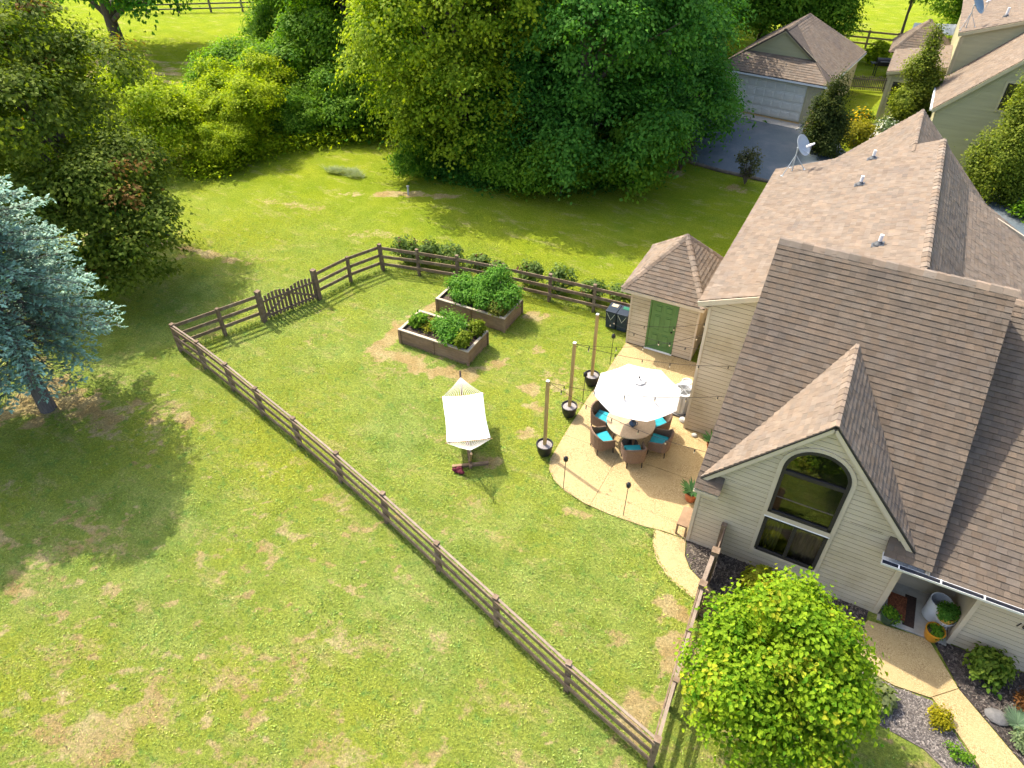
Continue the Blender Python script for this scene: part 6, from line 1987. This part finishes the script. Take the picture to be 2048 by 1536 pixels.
# weeds along the woodland rim
def rim(name, label, pts, width, n, pal, ls, seed, hh=.5):
    rg = np.random.default_rng(seed)
    P = np.array(pts, float)
    seg = rg.integers(0, len(P) - 1, n); f = rg.random((n, 1))
    c = P[seg] * (1 - f) + P[seg + 1] * f + rg.normal(size=(n, 2)) * width
    hgt = hh * rg.random(n) ** 1.3 + .03
    p = np.concatenate([c, hgt[:, None]], 1)
    N = norm(rg.normal(size=(n, 3)) * .6 + np.array([0, 0, 1])); D = norm(rg.normal(size=(n, 3)) + np.array([0, 0, .4]))
    L = ls * rg.uniform(.6, 1.5, n)
    V, F = leaf_quads(p, N, D, L, L * .5)
    f = rg.random((n, 1))
    tag(mesh_np(name, V, F, "leaf", col=np.repeat(np.array(pal[0]) * (1 - f) + np.array(pal[1]) * f, 4, 0)), label, "undergrowth", kind="stuff")


rim("undergrowth", "tangled undergrowth under the maple and shade trees", [(-22.5, 30.6), (-20.0, 30.0), (-16.5, 30.3), (-12.5, 32.2), (-9.8, 35.2)], .55, 9000, PAL["dark"], .2, 231, .7)
rim("undergrowth", "weeds along the creek bank at the lawn's far left", [(-31.5, 24.2), (-31.2, 26.2), (-30.2, 29.2), (-28.2, 31.6), (-25.5, 33.6)], .7, 9000, PAL["yel"], .2, 232, .8)
rim("undergrowth", "dark floor of brush behind the tree line", [(-44, 25), (-38, 30), (-30, 36), (-22, 40), (-12, 44)], 2.4, 16000, PAL["dark"], .3, 233, 1.0)

# taller grass left by the mower along the fences
def tufts(name, label, lines, n, seed):
    rg = np.random.default_rng(seed)
    A = np.array([l[0] for l in lines], float); B_ = np.array([l[1] for l in lines], float)
    w_ = np.linalg.norm(B_ - A, axis=1); k = rg.choice(len(A), n, p=w_ / w_.sum()); f = rg.random((n, 1))
    p = A[k] * (1 - f) + B_[k] * f + rg.normal(size=(n, 2)) * .05
    a = rg.uniform(0, 6.28, n)
    D = norm(np.stack([np.cos(a), np.sin(a), rg.uniform(.6, 2.0, n)], 1)); N = norm(np.stack([-np.cos(a), -np.sin(a), np.full(n, .8)], 1))
    L = rg.uniform(.06, .17, n)
    V, F = leaf_quads(np.concatenate([p, np.zeros((n, 1))], 1), N, D, L, L * .2)
    f = rg.random((n, 1))
    tag(mesh_np(name, V, F, "blade", col=np.repeat(np.array((.10, .19, .02)) * (1 - f) + np.array((.34, .36, .10)) * f, 4, 0)), label, "grass", kind="stuff")


seg = lambda P: list(zip(P[:-1], P[1:]))
rect = lambda b: seg([(b[0], b[2]), (b[1], b[2]), (b[1], b[3]), (b[0], b[3]), (b[0], b[2])])
tufts("grass_fringe", "longer grass along the fence foot", seg(FL) + seg(FG) + seg(FB), 9000, 5)
tufts("grass_fringe", "longer grass round the raised beds", rect(BED1) + rect(BED2), 1400, 6)

# ------------------------------------------------------------------ grass blades over the nearer lawn
def grass(n, seed):
    rg = np.random.default_rng(seed)
    # denser near the house yard
    x = rg.uniform(-26, 5.5, n); y = rg.uniform(-2.0, 24.5, n)
    def inside(poly):
        P = np.array(poly); ins = np.zeros(len(x), bool); j = len(P) - 1
        for i in range(len(P)):
            cnd = ((P[i, 1] > y) != (P[j, 1] > y)) & (x < (P[j, 0] - P[i, 0]) * (y - P[i, 1]) / (P[j, 1] - P[i, 1] + 1e-12) + P[i, 0])
            ins ^= cnd; j = i
        return ins
    bad = inside(PATIO) | inside(WALK) | inside(FWALK)
    bad |= (x > -1.4) & (y > 12.7) | (x > 3.0) & (y > 9.4) | (x > -.9) & (y > 11.0) & (x < 3.3) | (x > 4.6) & (y > 7.5) | (x > -6.1) & (x < -2.7) & (y > 20.4)
    for b in (BED1, BED2): bad |= (x > b[0] - .05) & (x < b[1] + .05) & (y > b[2] - .05) & (y < b[3] + .05)
    bad |= rg.random(len(x)) < bareness(x, y) * 1.05
    # what the eye can reach: keep to the wedge of ground in view with a margin
    x, y = x[~bad], y[~bad]
    d = np.sqrt(x * x + y * y + 15.5 ** 2)
    p = rg.random(len(x)) < np.clip(24.0 / d, 0, 1) ** 1.4
    x, y = x[p], y[p]
    for poly in (PATIO[:13], WALK[1:7]):
        q = np.array(poly); k = rg.integers(0, len(q) - 1, 1800); f = rg.random((1800, 1))
        pe = q[k] * (1 - f) + q[k + 1] * f + rg.normal(size=(1800, 2)) * .035
        x, y = np.concatenate([x, pe[:, 0]]), np.concatenate([y, pe[:, 1]])
    m = len(x)
    patch = np.sin(x * 2.1 + np.sin(y * 1.7) * 2) * np.sin(y * 2.6 + np.cos(x * 1.3) * 2)
    P = np.stack([x, y, np.full(m, .004) + rg.uniform(0, .02, m)], 1)
    N = norm(rg.normal(size=(m, 3)) * .55 + np.array([0, 0, 1])); D = norm(rg.normal(size=(m, 3)) + np.array([0, 0, .45]))
    L = rg.uniform(.03, .07, m) * (1 + .2 * patch); W = L * rg.uniform(.22, .5, m)
    V, F = leaf_quads(P, N, D, L, W)
    g = (rg.uniform(.55, 1.42, (m, 1)) + .08 * patch[:, None])
    C = g * np.array((1.0, 1.0, 1.0)) * rg.uniform(.9, 1.1, (m, 3))
    tag(mesh_np("grass", V, F, "turf", col=np.repeat(C, 4, 0), bare=np.repeat(bareness(x, y) * .7, 4)), "short grass and clover of the nearer lawn", "grass", kind="stuff")


grass(420000, 77)
